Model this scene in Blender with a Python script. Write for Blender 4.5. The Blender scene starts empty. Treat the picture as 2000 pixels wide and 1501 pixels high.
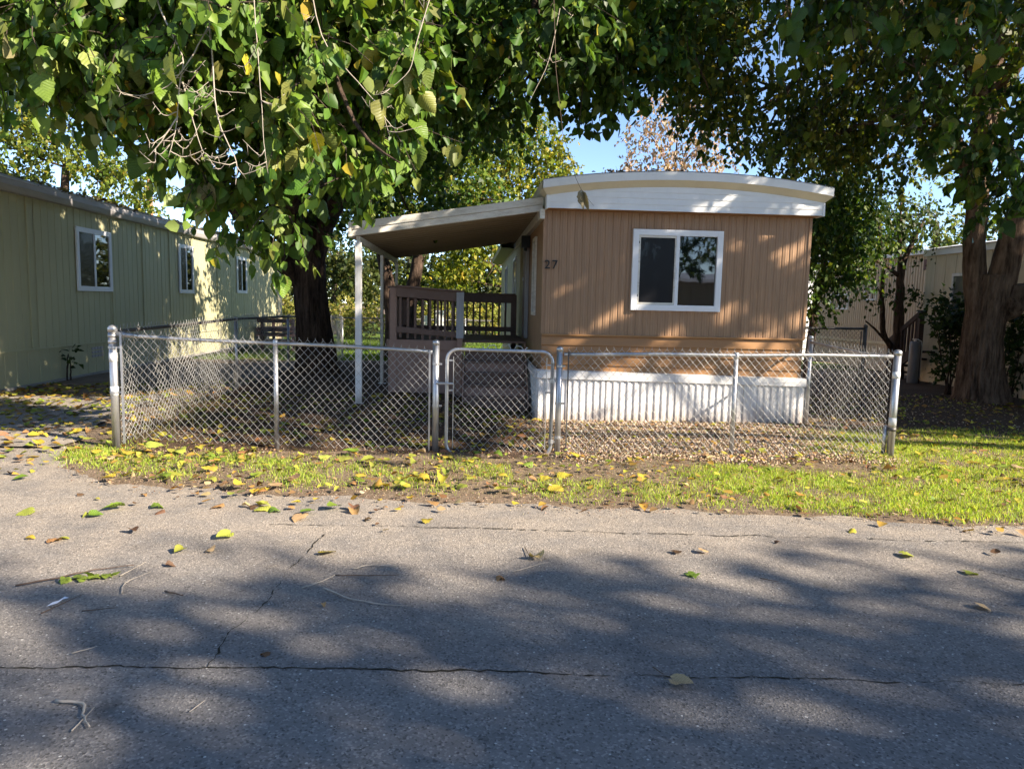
import bpy, math, random
import numpy as np
from mathutils import Vector, Matrix

scene = bpy.context.scene
col = scene.collection
rng = np.random.default_rng(27)
random.seed(27)
RAD = math.radians

# ------------------------------------------------------------------ camera
PITCH, YAW, ROLL, CAM_H = RAD(6.297), RAD(3.3825), RAD(1.25), 1.5
cp, sp, cy, sy = math.cos(PITCH), math.sin(PITCH), math.cos(YAW), math.sin(YAW)
fwd = Vector((sy * cp, cy * cp, -sp)); rgt = Vector((cy, -sy, 0)); upv = rgt.cross(fwd)
cr, sr = math.cos(ROLL), math.sin(ROLL)
cam_r = rgt * cr + upv * sr; cam_u = upv * cr - rgt * sr
cam = bpy.data.cameras.new('camera'); cam_o = bpy.data.objects.new('camera', cam); col.objects.link(cam_o)
cam_o.matrix_world = Matrix(((cam_r.x, cam_u.x, -fwd.x, 0), (cam_r.y, cam_u.y, -fwd.y, 0),
                             (cam_r.z, cam_u.z, -fwd.z, CAM_H), (0, 0, 0, 1)))
cam.sensor_width = 36; cam.lens = 36 * 1420 / 2000; cam.clip_end = 2000; cam.clip_start = 0.05
scene.camera = cam_o

# ------------------------------------------------------------------ sky, sun, exposure
SUN_EL = RAD(30); SUN_ROT = RAD(120)
SUN = Vector((math.sin(SUN_ROT) * math.cos(SUN_EL), math.cos(SUN_ROT) * math.cos(SUN_EL), math.sin(SUN_EL)))
world = bpy.data.worlds.new('World'); scene.world = world; world.use_nodes = True
wn = world.node_tree
for n in list(wn.nodes): wn.nodes.remove(n)
sky = wn.nodes.new('ShaderNodeTexSky'); sky.sky_type = 'NISHITA'; sky.sun_disc = False
sky.sun_elevation = SUN_EL; sky.sun_rotation = SUN_ROT; sky.air_density = 0.6; sky.dust_density = 0.05; sky.ozone_density = 1.3
bg = wn.nodes.new('ShaderNodeBackground'); bg.inputs['Strength'].default_value = 0.112
wo = wn.nodes.new('ShaderNodeOutputWorld')
wn.links.new(sky.outputs['Color'], bg.inputs['Color']); wn.links.new(bg.outputs[0], wo.inputs['Surface'])
sun = bpy.data.lights.new('sun', 'SUN'); sun.energy = 5.0; sun.angle = RAD(0.53); sun.color = (1.0, 0.88, 0.72)
sun_o = bpy.data.objects.new('sun', sun); col.objects.link(sun_o); sun_o.location = (20, -15, 25)
sun_o.rotation_euler = (-SUN).to_track_quat('-Z', 'Y').to_euler()
scene.view_settings.view_transform = 'Standard'; scene.view_settings.look = 'None'
scene.view_settings.exposure = 1.55; scene.view_settings.gamma = 1.0
scene.view_settings.use_curve_mapping = False
scene.render.engine = 'CYCLES'
scene.cycles.max_bounces = 6; scene.cycles.transparent_max_bounces = 6; scene.cycles.transmission_bounces = 3
scene.cycles.use_denoising = True; scene.cycles.sample_clamp_indirect = 8

# ------------------------------------------------------------------ helpers: objects
WLD = {}
def tag(o, label=None, cat=None, group=None, kind=None):
    if label: o['label'] = label
    if cat: o['category'] = cat
    if group: o['group'] = group
    if kind: o['kind'] = kind
    return o
def thing(name, loc, label, cat, group=None):
    o = bpy.data.objects.new(name, None); col.objects.link(o); o.location = loc; o.empty_display_size = 0.2
    WLD[o] = np.array(loc, float)
    return tag(o, label, cat, group)

class MB:
    def __init__(self): self.v = []; self.f = []; self.n = 0; self.c = []
    def add(self, v, f, c=None):
        v = np.asarray(v, float).reshape(-1, 3)
        self.v.append(v)
        for q in f: self.f.append(tuple(i + self.n for i in q))
        self.n += len(v); return self
    def box(self, x0, x1, y0, y1, z0, z1):
        v = [(x0,y0,z0),(x1,y0,z0),(x1,y1,z0),(x0,y1,z0),(x0,y0,z1),(x1,y0,z1),(x1,y1,z1),(x0,y1,z1)]
        return self.add(v, [(0,3,2,1),(4,5,6,7),(0,1,5,4),(1,2,6,5),(2,3,7,6),(3,0,4,7)])
    def beam(self, a, b, w, h, up=(0, 0, 1)):
        a = Vector(a); b = Vector(b); d = (b - a).normalized(); s = d.cross(Vector(up)).normalized(); u = s.cross(d)
        v = []
        for p in (a, b):
            for i, j in ((-1,-1),(1,-1),(1,1),(-1,1)): v.append(p + s * (i * w / 2) + u * (j * h / 2))
        return self.add([tuple(q) for q in v], [(3,2,1,0),(4,5,6,7),(0,1,5,4),(1,2,6,5),(2,3,7,6),(3,0,4,7)])
    def tube(self, pts, rad, sides=8, cap=True, fn=None):
        pts = np.asarray(pts, float); n = len(pts)
        rad = np.broadcast_to(np.asarray(rad, float), (n,))
        t = np.gradient(pts, axis=0); t /= np.linalg.norm(t, axis=1)[:, None] + 1e-9
        ref = np.array([0, 0, 1.]) if abs(t[0][2]) < 0.9 else np.array([1., 0, 0])
        s = np.cross(t[0], ref); s /= np.linalg.norm(s)
        V = []
        th = np.arange(sides) * 2 * math.pi / sides
        for i in range(n):
            s = s - t[i] * np.dot(s, t[i]); s /= np.linalg.norm(s) + 1e-9
            b = np.cross(t[i], s)
            r = rad[i] if fn is None else rad[i] * fn(th, i, pts[i])
            V.append(pts[i] + (np.cos(th) * r)[:, None] * s + (np.sin(th) * r)[:, None] * b)
        F = []
        for i in range(n - 1):
            for j in range(sides):
                k = (j + 1) % sides
                F.append((i*sides+j, i*sides+k, (i+1)*sides+k, (i+1)*sides+j))
        if cap:
            F.append(tuple(range(sides - 1, -1, -1))); F.append(tuple((n-1)*sides + j for j in range(sides)))
        return self.add(np.concatenate(V), F)
    def cyl(self, a, b, r, sides=12): return self.tube([a, b], r, sides)
    def quadgrid(self, P):   # P: (nu, nv, 3)
        P = np.asarray(P, float); nu, nv = P.shape[:2]
        F = [(i*nv+j, (i+1)*nv+j, (i+1)*nv+j+1, i*nv+j+1) for i in range(nu-1) for j in range(nv-1)]
        return self.add(P.reshape(-1, 3), F)

def obj(name, mb, mat, parent=None, smooth=False, bevel=0, kind=None, label=None, loc=None):
    off = WLD[parent] if parent is not None else (np.array(loc, float) if loc is not None else np.zeros(3))
    me = bpy.data.meshes.new(name)
    v = np.concatenate(mb.v) - off
    me.from_pydata(v.tolist(), [], mb.f); me.materials.append(mat)
    if smooth: me.polygons.foreach_set('use_smooth', [True] * len(me.polygons))
    me.update()
    o = bpy.data.objects.new(name, me); col.objects.link(o)
    if parent is not None: o.parent = parent
    else: o.location = off
    WLD[o] = off
    if bevel:
        m = o.modifiers.new('bevel', 'BEVEL'); m.width = bevel; m.segments = 2; m.limit_method = 'ANGLE'; m.angle_limit = RAD(40)
    if kind: o['kind'] = kind
    if label: o['label'] = label
    return o

def fast_mesh(name, V, nper, faces, colors=None, mat=None, parent=None, smooth=False, loc=None, kind=None):
    """V: (N, nper, 3) instances of one template; faces: template faces of equal length; colors (N,3)."""
    N = V.shape[0]; off = WLD[parent] if parent is not None else (np.array(loc, float) if loc is not None else np.zeros(3))
    V = V - off
    fa = np.asarray(faces, np.int32); k = fa.shape[1]; nf = fa.shape[0]
    idx = (fa[None] + (np.arange(N) * nper)[:, None, None]).astype(np.int32).reshape(-1)
    me = bpy.data.meshes.new(name)
    me.vertices.add(N * nper); me.vertices.foreach_set('co', V.reshape(-1).astype(np.float32))
    me.loops.add(len(idx)); me.loops.foreach_set('vertex_index', idx)
    me.polygons.add(N * nf)
    me.polygons.foreach_set('loop_start', np.arange(N * nf, dtype=np.int32) * k)
    me.polygons.foreach_set('loop_total', np.full(N * nf, k, np.int32))
    if smooth: me.polygons.foreach_set('use_smooth', np.ones(N * nf, bool))
    me.update(calc_edges=True)
    if colors is not None:
        at = me.color_attributes.new('col', 'FLOAT_COLOR', 'POINT')
        c = np.ones((N, nper, 4), np.float32); c[:, :, :3] = np.asarray(colors)[:, None, :]
        at.data.foreach_set('color', c.reshape(-1))
    if mat: me.materials.append(mat)
    o = bpy.data.objects.new(name, me); col.objects.link(o)
    if parent is not None: o.parent = parent
    else: o.location = off
    WLD[o] = off
    if kind: o['kind'] = kind
    return o

# ------------------------------------------------------------------ helpers: materials
def nodes_of(name):
    m = bpy.data.materials.new(name); m.use_nodes = True
    nt = m.node_tree; b = nt.nodes['Principled BSDF']; return m, nt, b
def add_noise(nt, scale, detail=4, rough=0.6, vec=None, coord='Object', stretch=None):
    n = nt.nodes.new('ShaderNodeTexNoise'); n.inputs['Scale'].default_value = scale
    n.inputs['Detail'].default_value = detail; n.inputs['Roughness'].default_value = rough
    if vec is None:
        t = nt.nodes.new('ShaderNodeTexCoord'); vec = t.outputs[coord]
    if stretch:
        mp = nt.nodes.new('ShaderNodeMapping'); mp.inputs['Scale'].default_value = stretch
        nt.links.new(vec, mp.inputs['Vector']); vec = mp.outputs['Vector']
    nt.links.new(vec, n.inputs['Vector']); return n.outputs['Fac']
def ramp(nt, fac, lo, hi):
    r = nt.nodes.new('ShaderNodeMapRange'); r.inputs['From Min'].default_value = lo; r.inputs['From Max'].default_value = hi
    nt.links.new(fac, r.inputs['Value']); return r.outputs['Result']
def mix(nt, fac, a, b, mode='MIX'):
    m = nt.nodes.new('ShaderNodeMix'); m.data_type = 'RGBA'; m.blend_type = mode
    for sock, val in ((m.inputs[0], fac), (m.inputs[6], a), (m.inputs[7], b)):
        if hasattr(val, 'links'): nt.links.new(val, sock)
        elif isinstance(val, (int, float)): sock.default_value = val
        else: sock.default_value = (*val, 1)
    return m.outputs[2]
def bump(nt, b, h, strength=0.3, dist=0.01):
    n = nt.nodes.new('ShaderNodeBump'); n.inputs['Strength'].default_value = strength; n.inputs['Distance'].default_value = dist
    nt.links.new(h, n.inputs['Height']); nt.links.new(n.outputs['Normal'], b.inputs['Normal']); return n
def paint(name, c, rough=0.5, var=0.25, dirt=None, dirt_amt=0.35, scale=3.0, stretch=None, bmp=0.08, metal=0.0, spec=0.4, fine=60):
    """painted / weathered surface: base colour with large soft variation, streaky dirt and fine relief"""
    m, nt, b = nodes_of(name)
    c = np.array(c)
    f1 = add_noise(nt, scale, 5, 0.65, stretch=stretch)
    out = mix(nt, ramp(nt, f1, 0.3, 0.7), tuple(c * (1 - var)), tuple(np.minimum(c * (1 + var * 0.6), 0.95)))
    if dirt is not None:
        f2 = add_noise(nt, scale * 2.3, 8, 0.75, stretch=stretch)
        r2 = ramp(nt, f2, 0.48, 0.75)
        mm = nt.nodes.new('ShaderNodeMath'); mm.operation = 'MULTIPLY'; mm.inputs[1].default_value = dirt_amt
        nt.links.new(r2, mm.inputs[0]); out = mix(nt, mm.outputs[0], out, dirt)
    nt.links.new(out, b.inputs['Base Color']); b.inputs['Roughness'].default_value = rough
    b.inputs['Metallic'].default_value = metal; b.inputs['Specular IOR Level'].default_value = spec
    if bmp: bump(nt, b, add_noise(nt, fine, 4, 0.6), bmp, 0.004)
    return m
def leaf_mat(name, use_attr=True, trans=0.35, rough=0.45, veins=False, spec=0.3):
    m, nt, b = nodes_of(name)
    if use_attr:
        a = nt.nodes.new('ShaderNodeVertexColor'); a.layer_name = 'col'; c = a.outputs['Color']
    else:
        a = nt.nodes.new('ShaderNodeObjectInfo'); c = a.outputs['Color']
    f = add_noise(nt, 14 if use_attr else 18, 3, 0.6)
    c = mix(nt, ramp(nt, f, 0.3, 0.75), mix(nt, 1.0, c, (0.82, 0.8, 0.72), 'MULTIPLY'), mix(nt, 1.0, c, (1.15, 1.1, 1.1), 'MULTIPLY'))
    if veins:
        uv = nt.nodes.new('ShaderNodeUVMap'); uv.uv_map = 'uv'
        w = nt.nodes.new('ShaderNodeTexWave'); w.wave_type = 'BANDS'; w.bands_direction = 'Y'; w.wave_profile = 'SIN'
        w.inputs['Scale'].default_value = 2.6; w.inputs['Distortion'].default_value = 0.0
        nt.links.new(uv.outputs['UV'], w.inputs['Vector'])
        pw = nt.nodes.new('ShaderNodeMath'); pw.operation = 'POWER'; pw.inputs[1].default_value = 10
        nt.links.new(w.outputs['Fac'], pw.inputs[0])
        c2 = mix(nt, 1.0, c, (1.45, 1.4, 1.3), 'MULTIPLY')
        hm = nt.nodes.new('ShaderNodeMath'); hm.operation = 'MULTIPLY'; hm.inputs[1].default_value = 0.6
        nt.links.new(pw.outputs[0], hm.inputs[0])
        c = mix(nt, hm.outputs[0], c, c2)
        bump(nt, b, w.outputs['Fac'], 0.35, 0.004)
    nt.links.new(c, b.inputs['Base Color']); b.inputs['Roughness'].default_value = rough; b.inputs['Specular IOR Level'].default_value = spec
    tr = nt.nodes.new('ShaderNodeBsdfTranslucent')
    nt.links.new(mix(nt, 1.0, c, (1.3, 1.25, 0.55), 'MULTIPLY'), tr.inputs['Color'])
    ms = nt.nodes.new('ShaderNodeMixShader'); ms.inputs[0].default_value = trans
    nt.links.new(b.outputs[0], ms.inputs[1]); nt.links.new(tr.outputs[0], ms.inputs[2])
    nt.links.new(ms.outputs[0], nt.nodes['Material Output'].inputs['Surface'])
    return m

M = {}
M['leaf'] = leaf_mat('leaf_foliage'); M['leaf_far'] = leaf_mat('leaf_far', trans=0.4, rough=0.5)
M['leaf_big'] = leaf_mat('leaf_veined', use_attr=False, veins=True, trans=0.3)
M['leaf_dry'] = leaf_mat('leaf_fallen', use_attr=False, veins=True, trans=0.15, rough=0.6)
M['litter'] = leaf_mat('litter', trans=0.1, rough=0.8, spec=0.1)
M['grass'] = leaf_mat('grass_blades', trans=0.45, rough=0.55)
M['siding_brown'] = paint('brown_siding', (0.335, 0.20, 0.112), 0.45, 0.13, (0.20, 0.12, 0.075), 0.45, 1.5, (6, 6, 0.5), 0.05)
M['band_brown'] = paint('brown_band', (0.37, 0.19, 0.075), 0.45, 0.10, (0.25, 0.15, 0.08), 0.25, 1.5, (0.5, 1, 6), 0.05)
M['white'] = paint('white_paint', (0.78, 0.78, 0.77), 0.45, 0.06, (0.5, 0.47, 0.42), 0.22, 2.0, (1, 1, 0.6), 0.04)
M['white_skirt'] = paint('white_skirting', (0.74, 0.73, 0.72), 0.5, 0.09, (0.42, 0.34, 0.26), 0.5, 2.0, (4, 4, 0.5), 0.05)
def splash(m, z0, z1, c, amt):
    nt = m.node_tree; b = nt.nodes['Principled BSDF']; src = b.inputs['Base Color'].links[0].from_socket
    tc = nt.nodes.new('ShaderNodeTexCoord'); sx = nt.nodes.new('ShaderNodeSeparateXYZ'); nt.links.new(tc.outputs['Object'], sx.inputs[0])
    n1 = add_noise(nt, 7, 6, 0.7); ad = nt.nodes.new('ShaderNodeMath'); ad.operation = 'MULTIPLY_ADD'; ad.inputs[1].default_value = -0.35; nt.links.new(n1, ad.inputs[0]); nt.links.new(sx.outputs['Z'], ad.inputs[2])
    k = ramp(nt, ad.outputs[0], z1 - 0.17, z0 - 0.17); mm = nt.nodes.new('ShaderNodeMath'); mm.operation = 'MULTIPLY'; mm.inputs[1].default_value = amt; nt.links.new(k, mm.inputs[0])
    nt.links.new(mix(nt, mm.outputs[0], src, c), b.inputs['Base Color'])
splash(M['white_skirt'], 0.0, 0.22, (0.30, 0.22, 0.16), 0.7)
M['vinyl'] = paint('white_vinyl', (0.82, 0.83, 0.85), 0.35, 0.03, None, bmp=0.0)
M['cream'] = paint('cream_cove', (0.72, 0.64, 0.46), 0.5, 0.06, (0.5, 0.42, 0.3), 0.3, 2.0)
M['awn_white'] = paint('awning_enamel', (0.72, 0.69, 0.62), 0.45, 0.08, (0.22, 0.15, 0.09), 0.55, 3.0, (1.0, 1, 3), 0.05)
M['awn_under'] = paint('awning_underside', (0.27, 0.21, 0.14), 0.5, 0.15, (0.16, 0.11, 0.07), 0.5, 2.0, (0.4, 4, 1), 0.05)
M['deck_brown'] = paint('deck_paint', (0.165, 0.10, 0.075), 0.6, 0.15, (0.25, 0.2, 0.17), 0.35, 3.0, (1, 1, 1), 0.15)
M['deck_light'] = paint('deck_panel', (0.33, 0.205, 0.155), 0.6, 0.12, (0.18, 0.12, 0.09), 0.35, 3.0, None, 0.1)
M['grey_board'] = paint('grey_board', (0.42, 0.42, 0.43), 0.7, 0.2, (0.25, 0.25, 0.26), 0.5, 4.0, (4, 4, 0.5), 0.2)
M['sage'] = paint('sage_paint', (0.47, 0.445, 0.265), 0.55, 0.07, (0.36, 0.35, 0.25), 0.35, 1.2, (2, 2, 0.4), 0.05)
M['sage_trim'] = paint('grey_gutter', (0.42, 0.40, 0.40), 0.5, 0.1, (0.2, 0.17, 0.14), 0.4, 2.0, (1, 0.4, 4))
M['roof_metal'] = paint('metal_roof', (0.72, 0.73, 0.75), 0.3, 0.12, (0.3, 0.27, 0.22), 0.5, 1.2, (3, 0.6, 1), 0.06, metal=0.3)
M['tan_home'] = paint('tan_siding', (0.56, 0.46, 0.33), 0.5, 0.1, (0.3, 0.22, 0.14), 0.45, 1.5, (3, 3, 0.4), 0.05)
M['cream_home'] = paint('cream_siding', (0.60, 0.50, 0.33), 0.55, 0.1, (0.33, 0.25, 0.15), 0.5, 1.5, (3, 3, 0.5), 0.06)
M['dark_wood'] = paint('dark_stair_wood', (0.045, 0.025, 0.02), 0.7, 0.3, None, bmp=0.2)
M['maroon'] = paint('maroon_panel', (0.12, 0.05, 0.04), 0.6, 0.2, None)
M['galv'] = paint('galvanised_steel', (0.50, 0.50, 0.51), 0.38, 0.18, (0.28, 0.25, 0.22), 0.45, 6.0, (3, 3, 0.6), 0.12, metal=0.75)
M['wire'] = paint('fence_wire', (0.47, 0.46, 0.44), 0.4, 0.15, None, bmp=0, metal=0.55)
M['old_steel'] = paint('dark_weathered_steel', (0.12, 0.115, 0.11), 0.5, 0.25, (0.12, 0.06, 0.03), 0.4, 5.0, metal=0.5)
M['white_tape'] = paint('white_band_paint', (0.75, 0.75, 0.74), 0.5, 0.1, (0.45, 0.43, 0.4), 0.4, 8.0)
M['black'] = paint('black_metal', (0.012, 0.012, 0.012), 0.4, 0.2, None, bmp=0)
M['grey_cyl'] = paint('grey_cylinder', (0.16, 0.16, 0.165), 0.45, 0.2, (0.1, 0.06, 0.04), 0.4, 3, (3, 3, .5), metal=0.3)
M['pole'] = paint('pole_wood', (0.38, 0.19, 0.10), 0.8, 0.3, (0.15, 0.09, 0.05), 0.5, 3.0, (4, 4, 0.4), 0.3)
M['twig'] = paint('pale_twig', (0.42, 0.36, 0.29), 0.8, 0.25, None, bmp=0.2, scale=20)
M['twig_dark'] = paint('dark_twig', (0.10, 0.065, 0.045), 0.8, 0.3, None, bmp=0.2, scale=20)
M['paper'] = paint('white_scrap', (0.75, 0.76, 0.8), 0.7, 0.1, None, bmp=0.1)
M['brick_red'] = paint('rust_wood', (0.2, 0.1, 0.06), 0.8, 0.25, None)
M['concrete'] = paint('concrete', (0.34, 0.32, 0.29), 0.85, 0.2, (0.2, 0.17, 0.14), 0.4, 5, None, 0.3)

def bark_mat(name, c1, c2, sc=9):
    m, nt, b = nodes_of(name)
    f = add_noise(nt, sc * 1.6, 6, 0.72, stretch=(1, 1, 0.13)); g = add_noise(nt, 3, 4, 0.6)
    o = mix(nt, ramp(nt, f, 0.35, 0.65), c1, c2)
    o = mix(nt, ramp(nt, g, 0.35, 0.7), o, mix(nt, 1.0, o, (0.65, 0.63, 0.6), 'MULTIPLY'))
    nt.links.new(o, b.inputs['Base Color']); b.inputs['Roughness'].default_value = 0.9; b.inputs['Specular IOR Level'].default_value = 0.15
    bump(nt, b, f, 1.0, 0.08); return m
M['bark_dark'] = bark_mat('bark_dark', (0.03, 0.02, 0.015), (0.17, 0.115, 0.085))
M['bark'] = bark_mat('bark_brown', (0.055, 0.032, 0.02), (0.30, 0.205, 0.14), 8)
M['bark_grey'] = bark_mat('bark_grey', (0.06, 0.045, 0.035), (0.16, 0.125, 0.10), 12)

def glass_mat(name, tint=(0.006, 0.008, 0.009), rough=0.02, spec=0.8):
    m, nt, b = nodes_of(name)
    b.inputs['Base Color'].default_value = (*tint, 1); b.inputs['Roughness'].default_value = rough
    b.inputs['Specular IOR Level'].default_value = spec; b.inputs['IOR'].default_value = 1.52
    b.inputs['Coat Weight'].default_value = 0.8 if rough < 0.1 else 0.15; b.inputs['Coat Roughness'].default_value = 0.01
    bump(nt, b, add_noise(nt, 2.2, 2, 0.5), 0.05, 0.02)
    return m
M['glass'] = glass_mat('window_glass'); M['screen'] = glass_mat('insect_screen', (0.012, 0.012, 0.014), 0.25, 0.25)
M['curtain_glass'] = glass_mat('curtained_glass', (0.12, 0.12, 0.105), 0.08, 0.6)

def asphalt():
    m, nt, b = nodes_of('asphalt')
    tc = nt.nodes.new('ShaderNodeTexCoord'); ob = tc.outputs['Object']
    big = add_noise(nt, 0.9, 5, 0.6, ob); mid = add_noise(nt, 9, 5, 0.7, ob); fine = add_noise(nt, 150, 3, 0.7, ob)
    base = mix(nt, ramp(nt, big, 0.3, 0.7), (0.182, 0.174, 0.169), (0.245, 0.228, 0.212))
    base = mix(nt, ramp(nt, mid, 0.35, 0.75), base, mix(nt, 1.0, base, (0.78, 0.78, 0.78), 'MULTIPLY'))
    pat = add_noise(nt, 0.45, 6, 0.6, ob, stretch=(0.6, 1.6, 1)); base = mix(nt, ramp(nt, pat, 0.42, 0.6), mix(nt, 1.0, base, (0.80, 0.80, 0.81), 'MULTIPLY'), mix(nt, 1.0, base, (1.08, 1.06, 1.03), 'MULTIPLY'))
    spot = add_noise(nt, 3.3, 3, 0.5, ob); base = mix(nt, ramp(nt, spot, 0.66, 0.72), base, mix(nt, 1.0, base, (0.72, 0.71, 0.70), 'MULTIPLY'))
    vo = nt.nodes.new('ShaderNodeTexVoronoi'); vo.inputs['Scale'].default_value = 120; nt.links.new(ob, vo.inputs['Vector'])
    sc = nt.nodes.new('ShaderNodeSeparateColor'); nt.links.new(vo.outputs['Color'], sc.inputs[0])
    # dust carried from the soil edge; spread wider, painting in the sunlit band's beige
    sx = nt.nodes.new('ShaderNodeSeparateXYZ'); nt.links.new(ob, sx.inputs[0])
    ed = ramp(nt, sx.outputs['Y'], 2.6, 4.9)
    dn = nt.nodes.new('ShaderNodeMath'); dn.operation = 'MULTIPLY'; nt.links.new(ed, dn.inputs[0]); nt.links.new(ramp(nt, add_noise(nt, 2.4, 6, 0.65, ob), 0.25, 0.7), dn.inputs[1])
    base = mix(nt, dn.outputs[0], base, mix(nt, ramp(nt, fine, 0.3, 0.7), (0.27, 0.225, 0.18), (0.42, 0.355, 0.285)))
    st = ramp(nt, sc.outputs[0], 0.72, 1.0)
    base = mix(nt, st, base, mix(nt, 1.0, base, (1.65, 1.63, 1.6), 'MULTIPLY'))
    dk = ramp(nt, sc.outputs[1], 0.75, 1.0); base = mix(nt, dk, base, mix(nt, 1.0, base, (0.45, 0.45, 0.45), 'MULTIPLY'))
    v2 = nt.nodes.new('ShaderNodeTexVoronoi'); v2.inputs['Scale'].default_value = 26; nt.links.new(ob, v2.inputs['Vector'])
    s2 = nt.nodes.new('ShaderNodeSeparateColor'); nt.links.new(v2.outputs['Color'], s2.inputs[0])
    d2 = nt.nodes.new('ShaderNodeMath'); d2.operation = 'LESS_THAN'; d2.inputs[1].default_value = 0.13; nt.links.new(v2.outputs['Distance'], d2.inputs[0])
    p2 = nt.nodes.new('ShaderNodeMath'); p2.operation = 'MULTIPLY'; nt.links.new(d2.outputs[0], p2.inputs[0]); nt.links.new(ramp(nt, s2.outputs[0], 0.7, 0.75), p2.inputs[1])
    base = mix(nt, p2.outputs[0], base, (0.52, 0.50, 0.46))
    nt.links.new(base, b.inputs['Base Color']); b.inputs['Roughness'].default_value = 0.85; b.inputs['Specular IOR Level'].default_value = 0.25
    ad = nt.nodes.new('ShaderNodeMath'); ad.operation = 'ADD'; nt.links.new(vo.outputs['Distance'], ad.inputs[0]); nt.links.new(fine, ad.inputs[1])
    bump(nt, b, ad.outputs[0], 0.55, 0.006)
    return m
M['asphalt'] = asphalt()
def soil(name, a, b_, c, sc=1.0):
    m, nt, b = nodes_of(name)
    f = add_noise(nt, 1.3 * sc, 6, 0.65); g = add_noise(nt, 22 * sc, 6, 0.75); h = add_noise(nt, 110 * sc, 3, 0.7)
    o = mix(nt, ramp(nt, f, 0.35, 0.65), a, b_); o = mix(nt, ramp(nt, g, 0.5, 0.72), o, c)
    o = mix(nt, ramp(nt, h, 0.35, 0.7), mix(nt, 1.0, o, (0.6, 0.58, 0.55), 'MULTIPLY'), o)
    nt.links.new(o, b.inputs['Base Color']); b.inputs['Roughness'].default_value = 0.95; b.inputs['Specular IOR Level'].default_value = 0.1
    bump(nt, b, g, 0.6, 0.03); return m
M['soil'] = soil('soil', (0.20, 0.145, 0.10), (0.27, 0.205, 0.15), (0.36, 0.29, 0.215))
M['rear_lawn'] = soil('rear_lawn', (0.10, 0.17, 0.02), (0.17, 0.25, 0.035), (0.07, 0.12, 0.02), 1.0)
M['crack'] = soil('crack_fill', (0.03, 0.028, 0.024), (0.06, 0.052, 0.04), (0.055, 0.06, 0.028), 3)

# ------------------------------------------------------------------ terrain
def sm(t): t = np.clip(t, 0, 1); return t * t * (3 - 2 * t)
def road_edge(x):      # far kerbless edge of the asphalt
    x = np.asarray(x, float)
    e = np.interp(x, [-12, -4.0, -3.8, -3.5, -3.2, -2.5, -1.4, 0.3, 1.2, 2.2, 3.2, 4.2, 8, 14], [7.6, 7.6, 6.95, 6.45, 6.12, 5.85, 5.62, 5.40, 5.30, 5.18, 5.0, 4.8, 4.6, 4.5])
    return e + 0.045 * np.sin(x * 5.1) + 0.03 * np.sin(x * 11.7 + 1) + 0.015 * np.sin(x * 27) + 0.02 * np.sin(x * 41 + 2)
def gz(x, y):
    x = np.asarray(x, float); y = np.asarray(y, float)
    h = 0.15 * sm((y - 7.0) / 2.3) * sm((0.75 - x) / 1.2) * sm((x + 5.2) / 1.4) * (1 - sm((y - 15) / 5))
    h = h - 0.28 * sm((y - 16) / 10)
    h = h + 0.012 * np.sin(x * 2.1 + 1) * np.sin(y * 1.7) * sm((y - 5.6) / 1.0)
    k = sm((road_edge(x) + 0.12 - y) / 0.35)      # the soil dips just below the road sheet
    return h * (1 - k) - 0.03 * k
def g1(x, y): return float(gz(x, y))
xs = np.concatenate([np.linspace(-400, -60, 6)[:-1], np.linspace(-60, -12, 13)[:-1], np.arange(-12, 13, 0.25), np.linspace(13, 60, 13), np.linspace(60, 400, 6)[1:]])
ys = np.concatenate([np.linspace(-400, -40, 6)[:-1], np.linspace(-40, -4, 10)[:-1], np.arange(-4, 18, 0.25), np.linspace(18, 60, 30), np.linspace(60, 500, 8)[1:]])
X, Y = np.meshgrid(xs, ys, indexing='ij'); P = np.stack([X, Y, gz(X, Y)], -1)
mb = MB().quadgrid(P); ground = tag(obj('ground', mb, M['soil'], smooth=True), kind='structure')

rx = np.concatenate([np.linspace(-60, -8, 10), np.arange(-7.9, 9, 0.06), np.linspace(9.1, 60, 12)])
ts = np.array([0, 0.4, 0.8, 0.93, 1.0])
RP = np.zeros((len(rx), 5, 3))
for j, t in enumerate(ts):
    RP[:, j, 0] = rx; RP[:, j, 1] = -2.2 + (road_edge(rx) + 2.2) * t
    RP[:, j, 2] = 0.004 if j < 4 else -0.012
    if j == 3: RP[:, j, 2] = 0.002
road = tag(obj('road', MB().quadgrid(RP), M['asphalt']), kind='structure')
# driveway of worn asphalt between the sage home and the fence
def drv_edge(y): return np.interp(y, [5, 6.2, 7.3, 9, 13], [-3.75, -3.95, -4.0, -4.1, -4.3]) + 0.05 * np.sin(y * 6) + 0.03 * np.sin(y * 15)
dy = np.arange(7.25, 11.0, 0.08)
DP = np.zeros((len(dy), 6, 3))
for j, t in enumerate(np.linspace(0, 1, 6)):
    xx = -7.05 + (drv_edge(dy) + 7.05) * t
    DP[:, j] = np.stack([xx, dy, np.maximum(gz(xx, dy), 0.0) + 0.0175], -1)
tag(obj('driveway', MB().quadgrid(DP), M['asphalt']), kind='structure')
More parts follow.
